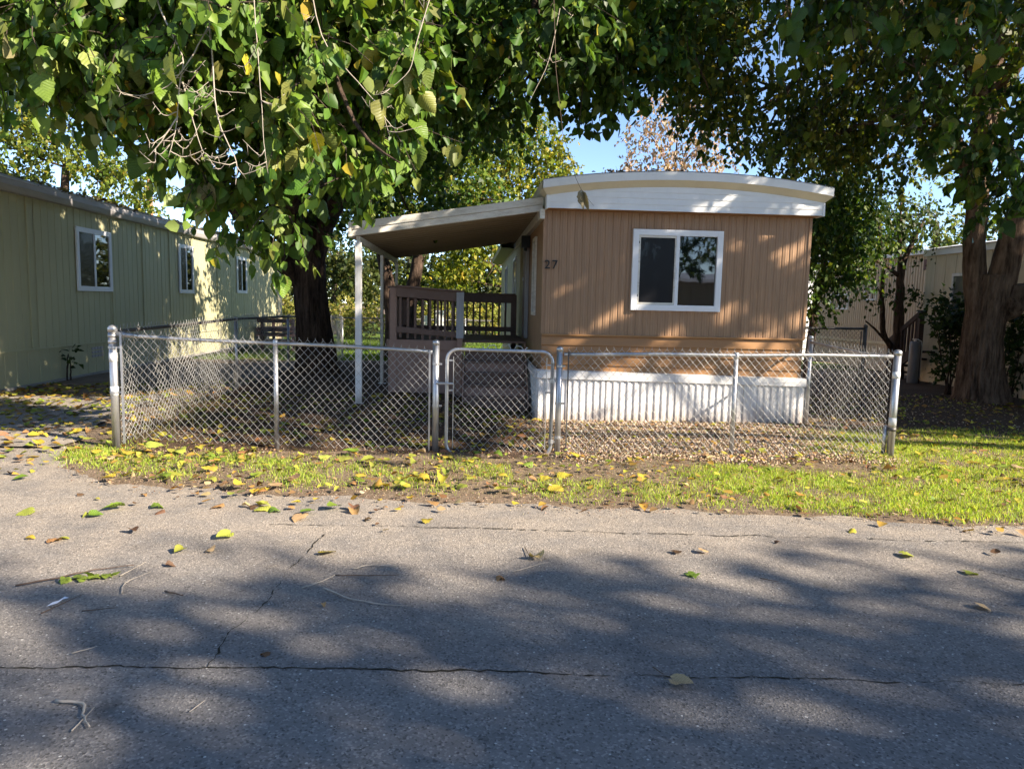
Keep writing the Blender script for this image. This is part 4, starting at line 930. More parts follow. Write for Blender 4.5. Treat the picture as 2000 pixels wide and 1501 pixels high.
limb(mb, [(-2.95, 13.7, 2.3), (-2.8, 14.3, 3.6), (-2.4, 14.9, 5.5), (-2.2, 15, 7)], [0.22, 0.18, 0.14, 0.08], 12, 5)
starts = [(-4.2, 12.4, 3.4), (-4.8, 11, 4.4), (-2.9, 11.5, 4.2), (-2.6, 9.5, 5.1), (-2.4, 7.8, 5.2), (-1.6, 12.5, 4.2), (0, 11, 5.2), (1.2, 9.8, 5.6), (-2.8, 14.3, 3.6), (-2.4, 14.9, 5.5)]
L1 = [((-3.6, 6.7, 3.95), (0.95, 0.8, 0.75)), ((-2.7, 6.6, 3.85), (0.85, 0.8, 0.95)), ((-1.9, 6.5, 3.8), (0.8, 0.8, 1.1)), ((-1.25, 6.6, 3.6), (0.7, 0.7, 1.1)), ((-0.72, 6.6, 3.65), (0.42, 0.5, 0.85)),
      ((-2.12, 6.75, 2.5), (0.28, 0.32, 0.58)), ((-1.78, 6.8, 2.5), (0.28, 0.32, 0.55)), ((-1.05, 6.7, 3.0), (0.32, 0.4, 0.45)), ((-2.5, 6.7, 2.9), (0.35, 0.4, 0.42))]
L1b = [((-3.5, 9.0, 4.7), (1.5, 1.5, 1.2)), ((-1.6, 9.2, 4.6), (1.4, 1.5, 1.3)), ((-5.2, 8.3, 4.7), (1.2, 1.3, 0.9)), ((-2.5, 11.5, 4.9), (2.0, 1.8, 1.5)), ((-1.2, 12.2, 3.6), (0.9, 1.1, 0.8)),
       ((-4.6, 11.6, 4.9), (1.4, 1.5, 1.1)), ((0.2, 9.4, 4.75), (1.1, 1.2, 0.95)), ((1.25, 9.2, 4.85), (1.0, 1.1, 0.85)), ((0.8, 9.0, 4.35), (0.9, 0.9, 0.6)), ((1.7, 9.3, 4.55), (0.8, 0.9, 0.6)), ((-0.5, 8.3, 4.5), (0.8, 0.8, 0.8)), ((0.6, 8.0, 4.6), (0.9, 0.8, 0.7)), ((2.2, 9.3, 5.3), (0.9, 1.0, 0.8)), ((-6.2, 9.4, 5.0), (1.0, 1.4, 0.9)), ((-0.1, 11.8, 5.2), (1.3, 1.4, 1.2)), ((-3.3, 13.0, 3.3), (0.9, 0.8, 0.8)),
       ((-1.6, 12.8, 5.5), (1.4, 1.2, 0.9)), ((-0.2, 13.0, 6.3), (1.5, 1.4, 1.0)), ((-2.9, 12.6, 4.6), (1.0, 1.0, 0.8)), ((0.5, 8.4, 6.2), (1.5, 1.3, 0.8)), ((0.6, 11.6, 6.4), (1.4, 1.3, 0.9)), ((-2.4, 15.8, 4.8), (1.2, 1.0, 0.9)), ((-1.0, 15.2, 5.7), (1.2, 1.0, 0.9)), ((-3, 8, 6.3), (2.3, 2.3, 1.3)), ((-0.6, 9.5, 6.6), (2.2, 2.3, 1.3)), ((-2.6, 14.6, 6.2), (2.2, 1.8, 1.8)), ((-5.6, 10.2, 5.6), (1.4, 1.6, 1.1))]
to_lobes(mb, starts, L1[:5] + L1b, 0.07, 6)
obj('limbs', mb, M['bark_dark'], t1, smooth=True)
Ff = foliage(L1, 1350, 10, 0.128, 11, droop=0.85, shell=0.55, thin=-1.1, nf=1.8, twig_len=(0.25, 0.5))
Fb = foliage(L1b, 8600, 10, 0.128, 12, droop=0.7, shell=0.5, thin=-1.1, nf=0.9, keep=lambda p, r: keep_sun(p, r, 'x'))
idx, msk = split_hero(Ff, 300)
r = np.random.default_rng(77)
hc = palette(r, 300, [(0.10, 0.19, 0.03), (0.15, 0.24, 0.035), (0.07, 0.14, 0.022), (0.22, 0.27, 0.07), (0.30, 0.31, 0.15), (0.42, 0.36, 0.04)], [6, 6, 3, 3, 1.5, 0.5], 0.12)  # hero and outer leaves: pale backs, and sunlight put into lighter greens
for i, k in enumerate(idx):
    put_leaf('leaf', HERO[int(r.integers(6))], Ff[0][k], Ff[1][k], Ff[2][k], Ff[3][k] * 1.1, hc[i], t1)
Fr = [a[msk] for a in Ff[:4]]
leaves_obj('outer_foliage', t1, Fr, [(0.10, 0.19, 0.03), (0.15, 0.24, 0.035), (0.07, 0.14, 0.022), (0.22, 0.27, 0.07), (0.42, 0.36, 0.04)], [6, 6, 4, 2, 0.25], T_MID, F_MID, M['leaf'], 13)
leaves_obj('crown', t1, Fb, GREEN, [6, 6, 4, 2, 0.2], T_MID, F_MID, M['leaf'], 14)
tw = MB(); r = np.random.default_rng(15)
for a, b in zip(Ff[4], Ff[5]):
    tw.tube([a, (a + b) / 2 + r.normal(0, .02, 3), b], [0.006, 0.005, 0.002], 4)
for a, b in list(zip(Fb[4], Fb[5]))[::3]:
    tw.tube([a, b], [0.007, 0.003], 3)
obj('twigs', tw, M['bark_grey'], t1, kind='stuff')
# pale bare twigs hanging in the sun
def hang(pts, r0, seed, n_side, ls):
    bt = MB(); rr = np.random.default_rng(seed); Pn = limb(bt, pts, np.linspace(r0, r0 * 0.3, len(pts)), 6, seed, 0.3, 5)
    for _ in range(n_side):
        i = int(rr.integers(2, len(Pn) - 1)); a = Pn[i]; s = rr.choice([-1, 1]); l = rr.uniform(*ls)
        e = a + np.array([s * l * rr.uniform(0.4, 1), rr.normal(0, 0.3) * l, -l * rr.uniform(-0.2, 0.8)]); md = (a + e) / 2 + np.array([0, 0, -0.15 * l]) + rr.normal(0, 0.03, 3)
        Q = limb(bt, [a, md, e + np.array([s * 0.03, 0, 0.06])], [0.004, 0.003, 0.0015], 5, int(rr.integers(1e6)), 0.5, 4)
        for q in Q[3::2]:
            bt.tube([q, q + rr.normal(0, 0.03, 3) + np.array([0, 0, -0.01])], [0.0022, 0.001], 4)
    obj('bare_twig', bt, M['twig'], t1, smooth=True)
hang([(-2.45, 5.85, 4.6), (-2.37, 5.8, 3.68), (-2.163, 5.8, 3.29), (-2.206, 5.8, 3.06), (-2.233, 5.8, 2.77), (-2.30, 5.8, 2.55)], 0.008, 1, 9, (0.15, 0.4))
hang([(-2.0, 5.75, 4.6), (-1.985, 5.8, 3.69), (-1.965, 5.8, 3.44), (-1.946, 5.8, 2.96), (-1.912, 5.8, 2.78), (-1.784, 5.8, 2.52), (-1.806, 5.8, 2.36)], 0.0085, 2, 10, (0.12, 0.3))
hang([(-1.985, 5.8, 3.5), (-2.1, 5.75, 3.25), (-2.28, 5.8, 3.06), (-2.5, 5.8, 2.98), (-2.68, 5.8, 3.02)], 0.006, 3, 5, (0.08, 0.2))
hang([(-2.18, 5.8, 3.1), (-2.1, 5.78, 2.8), (-2.05, 5.8, 2.6), (-1.98, 5.8, 2.55)], 0.005, 4, 7, (0.08, 0.22))
hang([(-2.22, 5.8, 2.85), (-2.38, 5.8, 2.62), (-2.45, 5.8, 2.55)], 0.006, 5, 5, (0.06, 0.18))
hang([(-1.70, 5.85, 4.5), (-1.634, 5.8, 3.49), (-1.60, 5.8, 2.97), (-1.59, 5.8, 2.67), (-1.56, 5.8, 2.45)], 0.005, 6, 6, (0.1, 0.3))
hang([(-1.35, 5.95, 4.4), (-1.2, 6.0, 3.5), (-0.9, 6.0, 3.2), (-0.72, 6.0, 3.0), (-0.66, 6.0, 2.8)], 0.006, 7, 6, (0.1, 0.3))
hang([(-0.2, 6.1, 4.4), (-0.45, 6.0, 3.55), (-0.50, 6.0, 3.3), (-0.68, 6.0, 3.15), (-0.75, 6.0, 3.13)], 0.005, 8, 4, (0.1, 0.2))
hang([(0.9, 7.5, 4.8), (0.75, 7.5, 3.9), (0.55, 7.5, 3.5)], 0.006, 9, 3, (0.1, 0.2))
# a dangling twig with one dried leaf before the fascia
dt = MB(); dt.tube([(0.62, 6.2, 4.3), (0.66, 6.1, 3.4), (0.72, 6.0, 2.87), (0.838, 6.0, 2.52), (0.896, 6.0, 2.41), (0.99, 6.0, 2.31)], [0.003, 0.0025, 0.002, 0.002, 0.002, 0.001], 5)
obj('dangling_twig', dt, M['twig_dark'], t1, smooth=True)
for k, (dx, tp) in enumerate((((0, 0, 0), (0.1, 0, -1)), ((0.015, 0.01, -0.01), (0.35, 0.1, -0.9)))):
    o = put_leaf('dried_leaf', FALL[5 - k], (0.885 + dx[0], 6.0 + dx[1], 2.415 + dx[2]), tp, (0.3 - 0.6 * k, -1, 0.1), 0.15, (0.23, 0.2, 0.12), t1); o.matrix_basis = o.matrix_basis @ Matrix.Diagonal((0.42, 1, 1, 1)); o['label'] = 'curled dry leaf dangling before the white fascia'

# --- the big tree by the tan home
t2 = make_tree('shade_tree', (8.85, 12.0, 0), 'massive shade tree with thick furrowed trunk beside the tan home')
mb = MB()
trunk(mb, [(8.85, 12, -0.15), (8.84, 12, 0.12), (8.80, 12, 0.5), (8.77, 12, 1.1), (8.82, 12, 1.7), (8.86, 12, 2.15)], [0.50, 0.39, 0.33, 0.295, 0.30, 0.26], 11, sides=90, ridge=0.085, freq=26)
obj('trunk', mb, M['bark'], t2, smooth=True)
mb = MB()
trunk(mb, [(8.74, 12, 1.4), (8.62, 12.1, 2.1), (8.54, 12.1, 2.7), (8.47, 12, 3.3), (8.42, 12, 3.9)], [0.23, 0.185, 0.165, 0.16, 0.155], 12, sides=36)
trunk(mb, [(8.92, 12, 1.5), (8.96, 11.9, 2.2), (9.02, 11.86, 2.8), (9.15, 11.8, 3.5), (9.6, 11.6, 4.6)], [0.26, 0.215, 0.195, 0.18, 0.14], 13, sides=36)
limb(mb, [(8.42, 12, 3.85), (8.45, 11.9, 4.9), (8.38, 11.8, 6.2), (8.2, 11.5, 8)], [0.19, 0.17, 0.13, 0.06], 12, 14)
limb(mb, [(9.8, 11.6, 4.6), (10.3, 11, 6.3), (10.6, 10.4, 7.6)], [0.17, 0.12, 0.06], 10, 15)
limb(mb, [(8.43, 12, 3.6), (8.0, 11.9, 4.15), (7.70, 11.8, 4.55), (7.1, 11.5, 5.3), (6.2, 11, 6.2)], [0.15, 0.13, 0.12, 0.09, 0.05], 10, 16)
limb(mb, [(8.45, 11.95, 4.3), (8.0, 11.6, 5.2), (7.07, 11.2, 6.2), (5.5, 10.5, 6.9), (4.2, 10.2, 7.0)], [0.15, 0.13, 0.10, 0.07, 0.04], 10, 17)
limb(mb, [(8.45, 11.9, 4.8), (8.3, 10.6, 6.0), (8.0, 8.6, 7.0), (7.6, 6.8, 7.4)], [0.13, 0.11, 0.08, 0.05], 10, 18)
st2 = [(7.7, 11.8, 4.55), (7.1, 11.5, 5.3), (6.2, 11, 6.2), (7.07, 11.2, 6.2), (5.5, 10.5, 6.9), (4.2, 10.2, 7.0), (8.3, 10.6, 6.0), (8.0, 8.6, 7.0), (7.6, 6.8, 7.4), (10.3, 11, 6.3), (8.38, 11.8, 6.2), (9.4, 11.8, 3.5)]
L2 = [((3.4, 10.6, 4.75), (0.95, 1.0, 0.65)), ((4.4, 11.0, 4.45), (0.9, 1.0, 0.6)), ((2.5, 10.0, 5.05), (0.9, 1.0, 0.65)), ((5.6, 11.5, 4.2), (0.9, 0.9, 0.6)), ((3.3, 11.2, 6.0), (1.3, 1.6, 1.1)), ((4.4, 12.0, 4.9), (1.1, 1.0, 0.9)), ((5.9, 12.6, 4.7), (1.1, 0.9, 0.7)), ((2.9, 9.6, 5.9), (1.2, 1.2, 0.8)), ((4.5, 10.8, 5.7), (1.3, 1.7, 1.35)), ((5.7, 11.0, 5.4), (1.3, 1.7, 1.55)), ((7.0, 11.5, 5.5), (1.3, 1.7, 1.6)), ((6.2, 8.8, 6.0), (1.6, 1.4, 1.2)),
      ((8.6, 10.0, 6.1), (1.5, 1.4, 1.5)), ((9.7, 11.6, 6.0), (1.5, 1.5, 1.8)), ((4.2, 8.0, 5.9), (1.3, 1.2, 0.85)), ((8.0, 7.2, 7.2), (1.9, 1.5, 1.3)), ((10.0, 7.8, 7.6), (1.8, 1.6, 1.4)),
      ((6.8, 12.4, 4.6), (1.2, 1.0, 1.0)), ((5.2, 12.2, 4.5), (0.9, 0.9, 0.7)), ((8.5, 12.6, 8), (2.5, 2, 1.8)), ((4.6, 6.9, 6.1), (1.4, 0.9, 0.6)), ((5.5, 10.5, 7.8), (2.2, 2.2, 1.3)), ((2.4, 10.6, 6.4), (0.9, 1.2, 0.8))]
L2n = [((6.75, 9.6, 3.75), (0.75, 0.5, 0.38)), ((7.25, 9.7, 3.35), (0.5, 0.4, 0.55)), ((6.15, 9.8, 4.3), (0.6, 0.5, 0.4)), ((7.3, 9.4, 4.3), (0.5, 0.5, 0.6)), ((5.4, 8.2, 4.9), (0.7, 0.6, 0.4)), ((4.0, 8.4, 5.0), (0.7, 0.6, 0.4))]
to_lobes(mb, st2, L2, 0.065, 19); to_lobes(mb, st2, L2n, 0.03, 20, 5, 2)
limb(mb, [(8.95, 11.9, 1.62), (9.2, 11.8, 1.78), (9.33, 11.75, 1.83)], [0.24, 0.22, 0.17], 18, 21, 0.15)
obj('limbs', mb, M['bark'], t2, smooth=True)
F2 = foliage(L2, 6600, 10, 0.10, 22, droop=0.65, shell=0.5, thin=-0.5, nf=0.95, keep=lambda p, r: keep_sun(p, r))
F2n = foliage(L2n, 330, 7, 0.135, 23, droop=0.8, shell=0.5, thin=-2.5, keep=lambda p, r: keep_sun(p, r))
idx, msk = split_hero(F2n, 260)
r = np.random.default_rng(78); hc = palette(r, 260, GREEN, [6, 5, 5, 2, 0.4], 0.12)
for i, k in enumerate(idx): put_leaf('leaf', HERO[int(r.integers(6))], F2n[0][k], F2n[1][k], F2n[2][k], F2n[3][k] * 1.1, hc[i], t2)
leaves_obj('outer_foliage', t2, [a[msk] for a in F2n[:4]], GREEN, [6, 5, 5, 2, 0.3], T_MID, F_MID, M['leaf'], 24)
leaves_obj('crown', t2, F2, [(0.075, 0.11, 0.016), (0.12, 0.15, 0.02), (0.045, 0.08, 0.013), (0.19, 0.2, 0.03), (0.32, 0.25, 0.03)], [6, 6, 4, 3, 0.35], T_MID, F_MID, M['leaf_far'], 25)
tw = MB()
for a, b in list(zip(F2[4], F2[5]))[::2] + list(zip(F2n[4], F2n[5])):
    tw.tube([a, b], [0.007, 0.003], 3)
obj('twigs', tw, M['bark_grey'], t2, kind='stuff')
Fs = foliage([((9.38, 11.6, 1.95), (0.14, 0.12, 0.28))], 16, 4, 0.12, 26, droop=0.3, thin=-9, twig_len=(0.1, 0.25))
leaves_obj('sprouts', t2, Fs, [(0.12, 0.2, 0.04), (0.2, 0.27, 0.08)], [1, 1], T_MID, F_MID, M['leaf'], 27)

# --- trees on the camera's side of the street; their shade falls across the road and the facade
def shade_tree(loc, h, lobes, n, seed, label, leaf=0.16, keep=None, per=9, thin=-0.5, nf=0.8, lr=0.12):
    t = make_tree('street_tree', loc, label); x, y, z = loc; m = MB()
    trunk(m, [(x, y, z - 0.1), (x, y, z + 0.4), (x + .05, y, z + h * 0.25), (x, y + .05, z + h * 0.45)], [0.5, 0.36, 0.3, 0.22], seed, sides=24)
    obj('trunk', m, M['bark'], t, smooth=True); m = MB()
    to_lobes(m, [(x, y, z + h * 0.42), (x, y, z + h * 0.3)], lobes, lr, seed + 1, 7, 5)
    obj('limbs', m, M['bark'], t, smooth=True)
    F = foliage(lobes, n, per, leaf, seed + 2, shell=0.45, thin=thin, nf=nf, keep=keep)
    leaves_obj('crown', t, F, GREEN, [6, 6, 4, 2, 0.4], T_LOW, F_LOW, M['leaf_far'], seed + 3); return t
shade_tree((15.5, 3.6, -0.03), 9, [((8.6, 3.3, 6.6), (2.0, 1.8, 1.3)), ((10.3, 2.4, 6.8), (1.8, 1.7, 1.4)), ((7.0, 4.0, 6.2), (1.4, 1.4, 1.0)), ((12.0, 1.8, 7.6), (1.8, 1.8, 1.4)), ((9.5, 4.2, 7.8), (1.8, 1.6, 1.1)), ((11.8, 3.8, 7.6), (1.6, 1.6, 1.2)),
            ((13.6, 6.8, 5.4), (1.8, 1.6, 1.4)), ((16.0, 7.4, 6.2), (2.0, 1.8, 1.8)), ((18.0, 7.0, 6.8), (1.8, 1.8, 1.6)), ((14.5, 4.6, 7.6), (1.8, 1.6, 1.4)), ((12.3, 6.3, 7.0), (1.6, 1.4, 1.2)), ((8.7, 5.9, 6.4), (1.5, 0.9, 0.9)), ((10.2, 5.5, 7.0), (1.6, 1.0, 1.0)), ((7.3, 6.3, 5.9), (1.1, 0.8, 0.7)), ((6.0, 6.6, 6.3), (1.3, 0.8, 0.7)), ((8.0, 5.4, 7.4), (1.6, 0.9, 0.7)), ((9.6, 4.9, 7.9), (1.7, 1.1, 0.9)), ((11.3, 4.8, 8.2), (1.5, 1.2, 1.0))],
           6000, 300, 'leafy street tree right of the camera shading the yard', keep=lambda p, r: keep_sun(p, r), thin=-0.35, nf=1.0, lr=0.06)  # unseen tree, foliage masses placed to shade the yard and facade
far_keep = lambda p, r: keep_sun(p, r, 'x', 0.0)
shade_tree((14.5, -6.5, -0.03), 11, [((13.0, -5.8, 8.8), (3.4, 2.0, 1.7)), ((16.5, -5.8, 8.8), (3.0, 2.2, 1.9)), ((10.5, -6.3, 7.8), (2.4, 2.2, 1.7)), ((13.5, -8.8, 8.2), (3.4, 2.6, 2.2))],
           2000, 310, 'spreading street tree behind the camera shading the road', keep=far_keep, thin=-0.25, nf=0.55, leaf=0.2)
shade_tree((20, -9.5, -0.03), 12, [((18.5, -8.5, 10), (3.2, 2.4, 2.2)), ((21.5, -9, 9.6), (3, 2.6, 2.2)), ((16, -9.5, 9.2), (2.6, 2.4, 1.8))],
           1400, 320, 'tall street tree farther behind the camera to the right', keep=far_keep, thin=-0.2, nf=0.55, leaf=0.2)
shade_tree((8.6, -13.5, -0.03), 10, [((8.6, -13.5, 6.5), (3.2, 2.6, 2.4)), ((5.2, -14, 5.5), (2.4, 2.2, 2.4)), ((12, -14, 5.8), (2.5, 2.2, 2.4)), ((8, -12.5, 3.6), (2.6, 1.5, 0.9))],
           1700, 330, 'round street tree across the road facing the brown home', keep=far_keep, leaf=0.24)
shade_tree((-4, -15, -0.03), 10, [((-4, -15, 6.5), (3.4, 2.8, 2.8)), ((-8, -15.5, 6), (2.6, 2.4, 2.4)), ((0.5, -15.5, 6.2), (2.5, 2.5, 2.6))],
           1300, 340, 'street tree across the road behind the camera to the left', keep=far_keep, leaf=0.26)
ah = thing('mobile_home', (4, -19, 0), 'long pale mobile home across the road behind the camera', 'mobile home')
obj('wall', MB().box(-14, 20, -20.5, -17.2, 0, 2.8), M['tan_home'], ah)
for x in np.arange(-13, 19, 2.0): obj('siding_panel', MB().box(x, x + 1.97, -17.2, -17.18, 0.1, 2.75), M['tan_home'], ah)
obj('roof', MB().quadgrid([[(x, -16.9, 2.8), (x, -17.2, 2.95), (x, -19, 3.3), (x, -20.8, 2.9)] for x in (-14.3, 20.3)]), M['roof_metal'], ah)
for x in (-10, -4, 3, 8.5, 14): window(ah, lambda u, o, z: (u, -17.18 + o, z), x, x + 1.3, 1.2, 2.2, 0.07, 2, [M['vinyl'], M['glass']], out=0.04)

# --- background trees
def bg_tree(name, loc, label, pts, rads, lobes, n, leaf, cols, w, seed, bark='bark_dark', per=8, thin=-0.7, nf=0.8, droop=0.5, group=None, T=T_LOW, Fc=F_LOW, stems=None, lr=0.05):
    t = make_tree(name, loc, label, 'tree', group); m = MB()
    for k, (p_, r_) in enumerate(stems or [(pts, rads)]): limb(m, p_, r_, 12, seed + k, 0.12)
    obj('trunk', m, M[bark], t, smooth=True); m = MB()
    ends = [p_[-1] for p_, _ in (stems or [(pts, rads)])] + [p_[len(p_) // 2] for p_, _ in (stems or [(pts, rads)])]
    to_lobes(m, ends, lobes, lr, seed + 30, 6, 5); obj('limbs', m, M[bark], t, smooth=True)
    F = foliage(lobes, n, per, leaf, seed + 2, shell=0.5, thin=thin, nf=nf, droop=droop)
    leaves_obj('crown', t, F, cols, w, T, Fc, M['leaf_far'], seed + 3, 0.2); return t
YG = [(0.10, 0.15, 0.02), (0.17, 0.22, 0.03), (0.25, 0.27, 0.04), (0.06, 0.10, 0.015), (0.34, 0.30, 0.04)]
bg_tree('broadleaf_tree', (-15, 28, -0.28), 'pale green tree rising beyond the sage home roof', [(-15, 28, -0.3), (-14.9, 28, 3), (-14.5, 27.5, 6)], [0.3, 0.22, 0.12],
        [((-15.5, 27, 6.8), (2.6, 2, 1.9)), ((-13.2, 27.5, 5.9), (1.7, 1.8, 1.4)), ((-18, 28, 6.5), (2.5, 2, 2.2)), ((-16, 27.5, 8.9), (2.4, 2, 1.4)), ((-11.8, 28, 5.0), (0.9, 1.2, 0.9)), ((-17, 27, 4.2), (3, 1.5, 1.2)), ((-13.8, 27, 4.3), (1.8, 1.5, 0.9))],
        3000, 0.17, YG, [4, 5, 3, 4, 0.5], 400, thin=-1.0)
bg_tree('broadleaf_tree', (1.6, 25, -0.28), 'bright yellow green tree glowing in sun behind the awning', [(1.4, 25, -0.3), (1.4, 25, 2), (1.5, 25, 4)], [0.25, 0.2, 0.1],
        [((1.2, 24.8, 5.2), (1.6, 1.5, 1.3)), ((2.6, 25, 5.4), (1.2, 1.4, 1.3)), ((0.0, 24.8, 4.2), (1.3, 1.3, 1.2)), ((-1.0, 25, 5.4), (1.5, 1.4, 1.4)), ((0.6, 24.5, 2.9), (1.5, 1.2, 0.9)), ((0.4, 25, 6.6), (1.6, 1.5, 1.1)), ((-0.6, 24.5, 2.3), (1.1, 1.0, 0.7)), ((2.4, 25, 6.7), (0.9, 1, .8)), ((-2.4, 25, 6.2), (1.4, 1.3, 1.5)), ((1.4, 25, 7.6), (1.5, 1.3, .8)), ((3.4, 25.2, 4.6), (0.9, 1, 1))],
        3400, 0.16, [(0.15, 0.2, 0.02), (0.22, 0.27, 0.03), (0.33, 0.33, 0.04), (0.08, 0.12, 0.015), (0.45, 0.36, 0.05)], [4, 5, 4, 3, 0.7], 420, thin=-0.9)
bg_tree('broadleaf_tree', (-1.95, 20, -0.1), 'dark twin stemmed tree standing behind the porch', None, None,
        [((-2.4, 20, 5.4), (1.8, 1.6, 1.4)), ((-0.8, 19.8, 4.8), (1.3, 1.4, 1.1)), ((-3.4, 20.2, 4.5), (1.3, 1.3, 1.0)), ((-1.8, 19.6, 3.7), (1.5, 1.2, 0.7)), ((0.3, 19.8, 4.2), (0.8, 1, .8)), ((-2.2, 20, 7), (2, 1.8, 1.3)), ((0.5, 20, 6.3), (1.4, 1.3, 1.1)), ((-2.9, 18.4, 5.2), (1.7, 1.3, 1.1)), ((-2.4, 17.0, 4.5), (1.2, 1.0, 0.9)), ((-2.6, 22.3, 5.0), (1.5, 1.3, 1.2)), ((-1.0, 21.8, 6.2), (1.5, 1.3, 1.1)), ((-3.6, 24.0, 4.4), (1.3, 1.2, 1.0)), ((-1.0, 18.6, 5.9), (1.4, 1.2, 1.0))],
        3600, 0.14, GREEN + YG[:2], [4, 5, 3, 2, 0.2, 3, 2], 440, thin=-0.6,
        stems=[([(-2.15, 20, -0.2), (-2.1, 20, 1.2), (-2.35, 20, 2.4), (-2.7, 20, 4.2)], [0.24, 0.2, 0.17, 0.09]), ([(-1.75, 20, -0.2), (-1.7, 20, 1.3), (-1.45, 20, 2.6), (-0.8, 20, 4.3)], [0.22, 0.2, 0.16, 0.08])])
bg_tree('broadleaf_tree', (7.3, 27, -0.28), 'tree with withered pinkish brown leaves above the brown home roof', [(7.2, 27, -0.3), (7.2, 27, 3), (7.4, 27, 6)], [0.22, 0.18, 0.08],
        [((7.0, 27, 6.6), (1.6, 1.3, 1.2)), ((8.4, 27, 7.4), (1.5, 1.3, 1.3)), ((5.6, 27, 6.0), (1.0, 1.0, 0.9)), ((7.6, 27, 8.8), (1.4, 1.2, 0.9)), ((6.3, 27, 7.9), (0.9, 0.9, 0.8))],
        620, 0.15, [(0.42, 0.31, 0.24), (0.5, 0.39, 0.31), (0.3, 0.2, 0.15)], [3, 3, 2], 460, bark='bark_grey', per=8, thin=-0.4, nf=1.3, droop=0.9, lr=0.04)
bg_tree('broadleaf_tree', (6.9, 14.2, 0), 'dense glossy dark green tree pressed against the right side of the brown home', [(6.8, 14.2, -.05), (6.8, 14.2, 1.2), (6.9, 14, 2.6)], [0.09, 0.08, 0.05],
        [((6.75, 13.4, 2.75), (0.6, 0.5, 0.75)), ((7.3, 13.8, 3.0), (0.7, 0.6, 0.7)), ((7.7, 14.3, 3.5), (0.55, 0.5, 0.45)), ((6.38, 13.3, 1.9), (0.30, 0.4, 0.5)), ((7.0, 14.0, 3.9), (0.9, 0.8, 0.6)), ((6.9, 13.5, 2.15), (0.35, 0.4, 0.3)), ((6.3, 13.4, 3.3), (0.5, 0.5, 0.5))],
        1150, 0.10, [(0.03, 0.07, 0.012), (0.05, 0.10, 0.016), (0.09, 0.15, 0.02), (0.16, 0.21, 0.03)], [5, 5, 3, 1.5], 480, thin=-1.6, nf=1.8, droop=0.8, per=9, lr=0.02)
bg_tree('small_tree', (9.40, 15.9, 0), 'small multi stemmed dark tree in front of the tan home', None, None,
        [((8.70, 15.6, 2.75), (0.8, 0.5, 0.22)), ((9.80, 15.7, 3.1), (0.6, 0.5, 0.4)), ((9.30, 15.8, 3.6), (0.7, 0.6, 0.4)), ((8.30, 15.5, 2.2), (0.6, 0.4, 0.2)), ((9.90, 15.7, 1.95), (0.25, 0.3, 0.25)), ((9.00, 15.6, 1.9), (0.25, 0.3, 0.2))],
        330, 0.10, [(0.022, 0.045, 0.012), (0.035, 0.065, 0.014), (0.06, 0.09, 0.02)], [4, 3, 2], 500, bark='bark_dark', per=6, thin=-0.8, nf=2, lr=0.015,
        stems=[([(9.70, 15.9, 0), (9.65, 15.9, 0.9), (9.55, 15.8, 1.7), (9.50, 15.8, 2.5), (9.95, 15.8, 3.5)], [0.13, 0.12, 0.10, 0.07, 0.03]), ([(9.60, 15.9, .6), (9.25, 15.85, 1.0), (9.15, 15.8, 1.7), (9.10, 15.8, 2.6), (8.90, 15.8, 3.6)], [0.07, .06, .05, .035, .02]),
               ([(9.50, 15.8, 2.3), (9.00, 15.7, 2.6), (8.40, 15.6, 2.65)], [0.05, 0.035, 0.015]), ([(9.50, 15.8, 2.2), (9.45, 15.8, 3.0), (9.40, 15.8, 3.9)], [0.05, 0.04, 0.02]), ([(9.40, 15.85, .8), (9.00, 15.8, 1.15), (8.80, 15.8, 1.3)], [.03, .025, .015])])
for i, (x, y, h, rad, lab) in enumerate(((17.5, 27, 7, 3.2, 'tall yellow green tree beyond the tan home roof'), (13.0, 29, 6.2, 2.6, 'yellow green tree beyond the gap between brown and tan homes'), (22.5, 25, 7.5, 3.2, 'leafy tree beyond the tan home at the right edge'))):
    bg_tree('broadleaf_tree', (x, y, -0.28), lab, [(x, y, -0.3), (x + .1, y, h * 0.4), (x, y, h * 0.7)], [0.25, 0.2, 0.1],
            [((x, y, h * 0.75), (rad, rad * .8, h * 0.3)), ((x - rad * .7, y, h * 0.6), (rad * .6, rad * .6, h * 0.2)), ((x + rad * .7, y, h * .6), (rad * .6, rad * .6, h * .22)), ((x, y - .5, h * 0.45), (rad * .8, rad * .6, h * .15))],
            1300, 0.17, YG, [5, 5, 2.5, 5, 0.4], 520 + i * 20, thin=-0.35, nf=0.8)
for i, (x, y, h) in enumerate(((-7.2, 39, 6.0), (-3.6, 41, 6.8), (0.3, 40, 5.2), (4, 41, 5.5), (-11.5, 40, 5.6))):
    bg_tree('broadleaf_tree', (x, y, -0.28), ['dark tree at the far back left of the lawn, nearest the sage home', 'tallest dark tree along the back of the lawn', 'olive grey tree at the back seen past the porch railing', 'far tree hidden mostly behind the brown home', 'far tree behind the end of the sage home'][i],
            [(x, y, -0.3), (x, y, 2), (x + .2, y, 4)], [0.2, 0.15, 0.1], [((x, y, h * 0.6), (2.3, 1.6, h * 0.36)), ((x - 1.5, y - .6, h * .38), (1.6, 1.2, h * .28)), ((x + 1.5, y - .4, h * .4), (1.6, 1.2, h * .3))],
            700, 0.24, [(0.045, 0.065, 0.018), (0.075, 0.10, 0.025), (0.13, 0.15, 0.035)], [4, 4, 2], 600 + i * 20, bark='bark_grey', thin=-1.0, nf=0.8, group='trees at the back of the lawn')
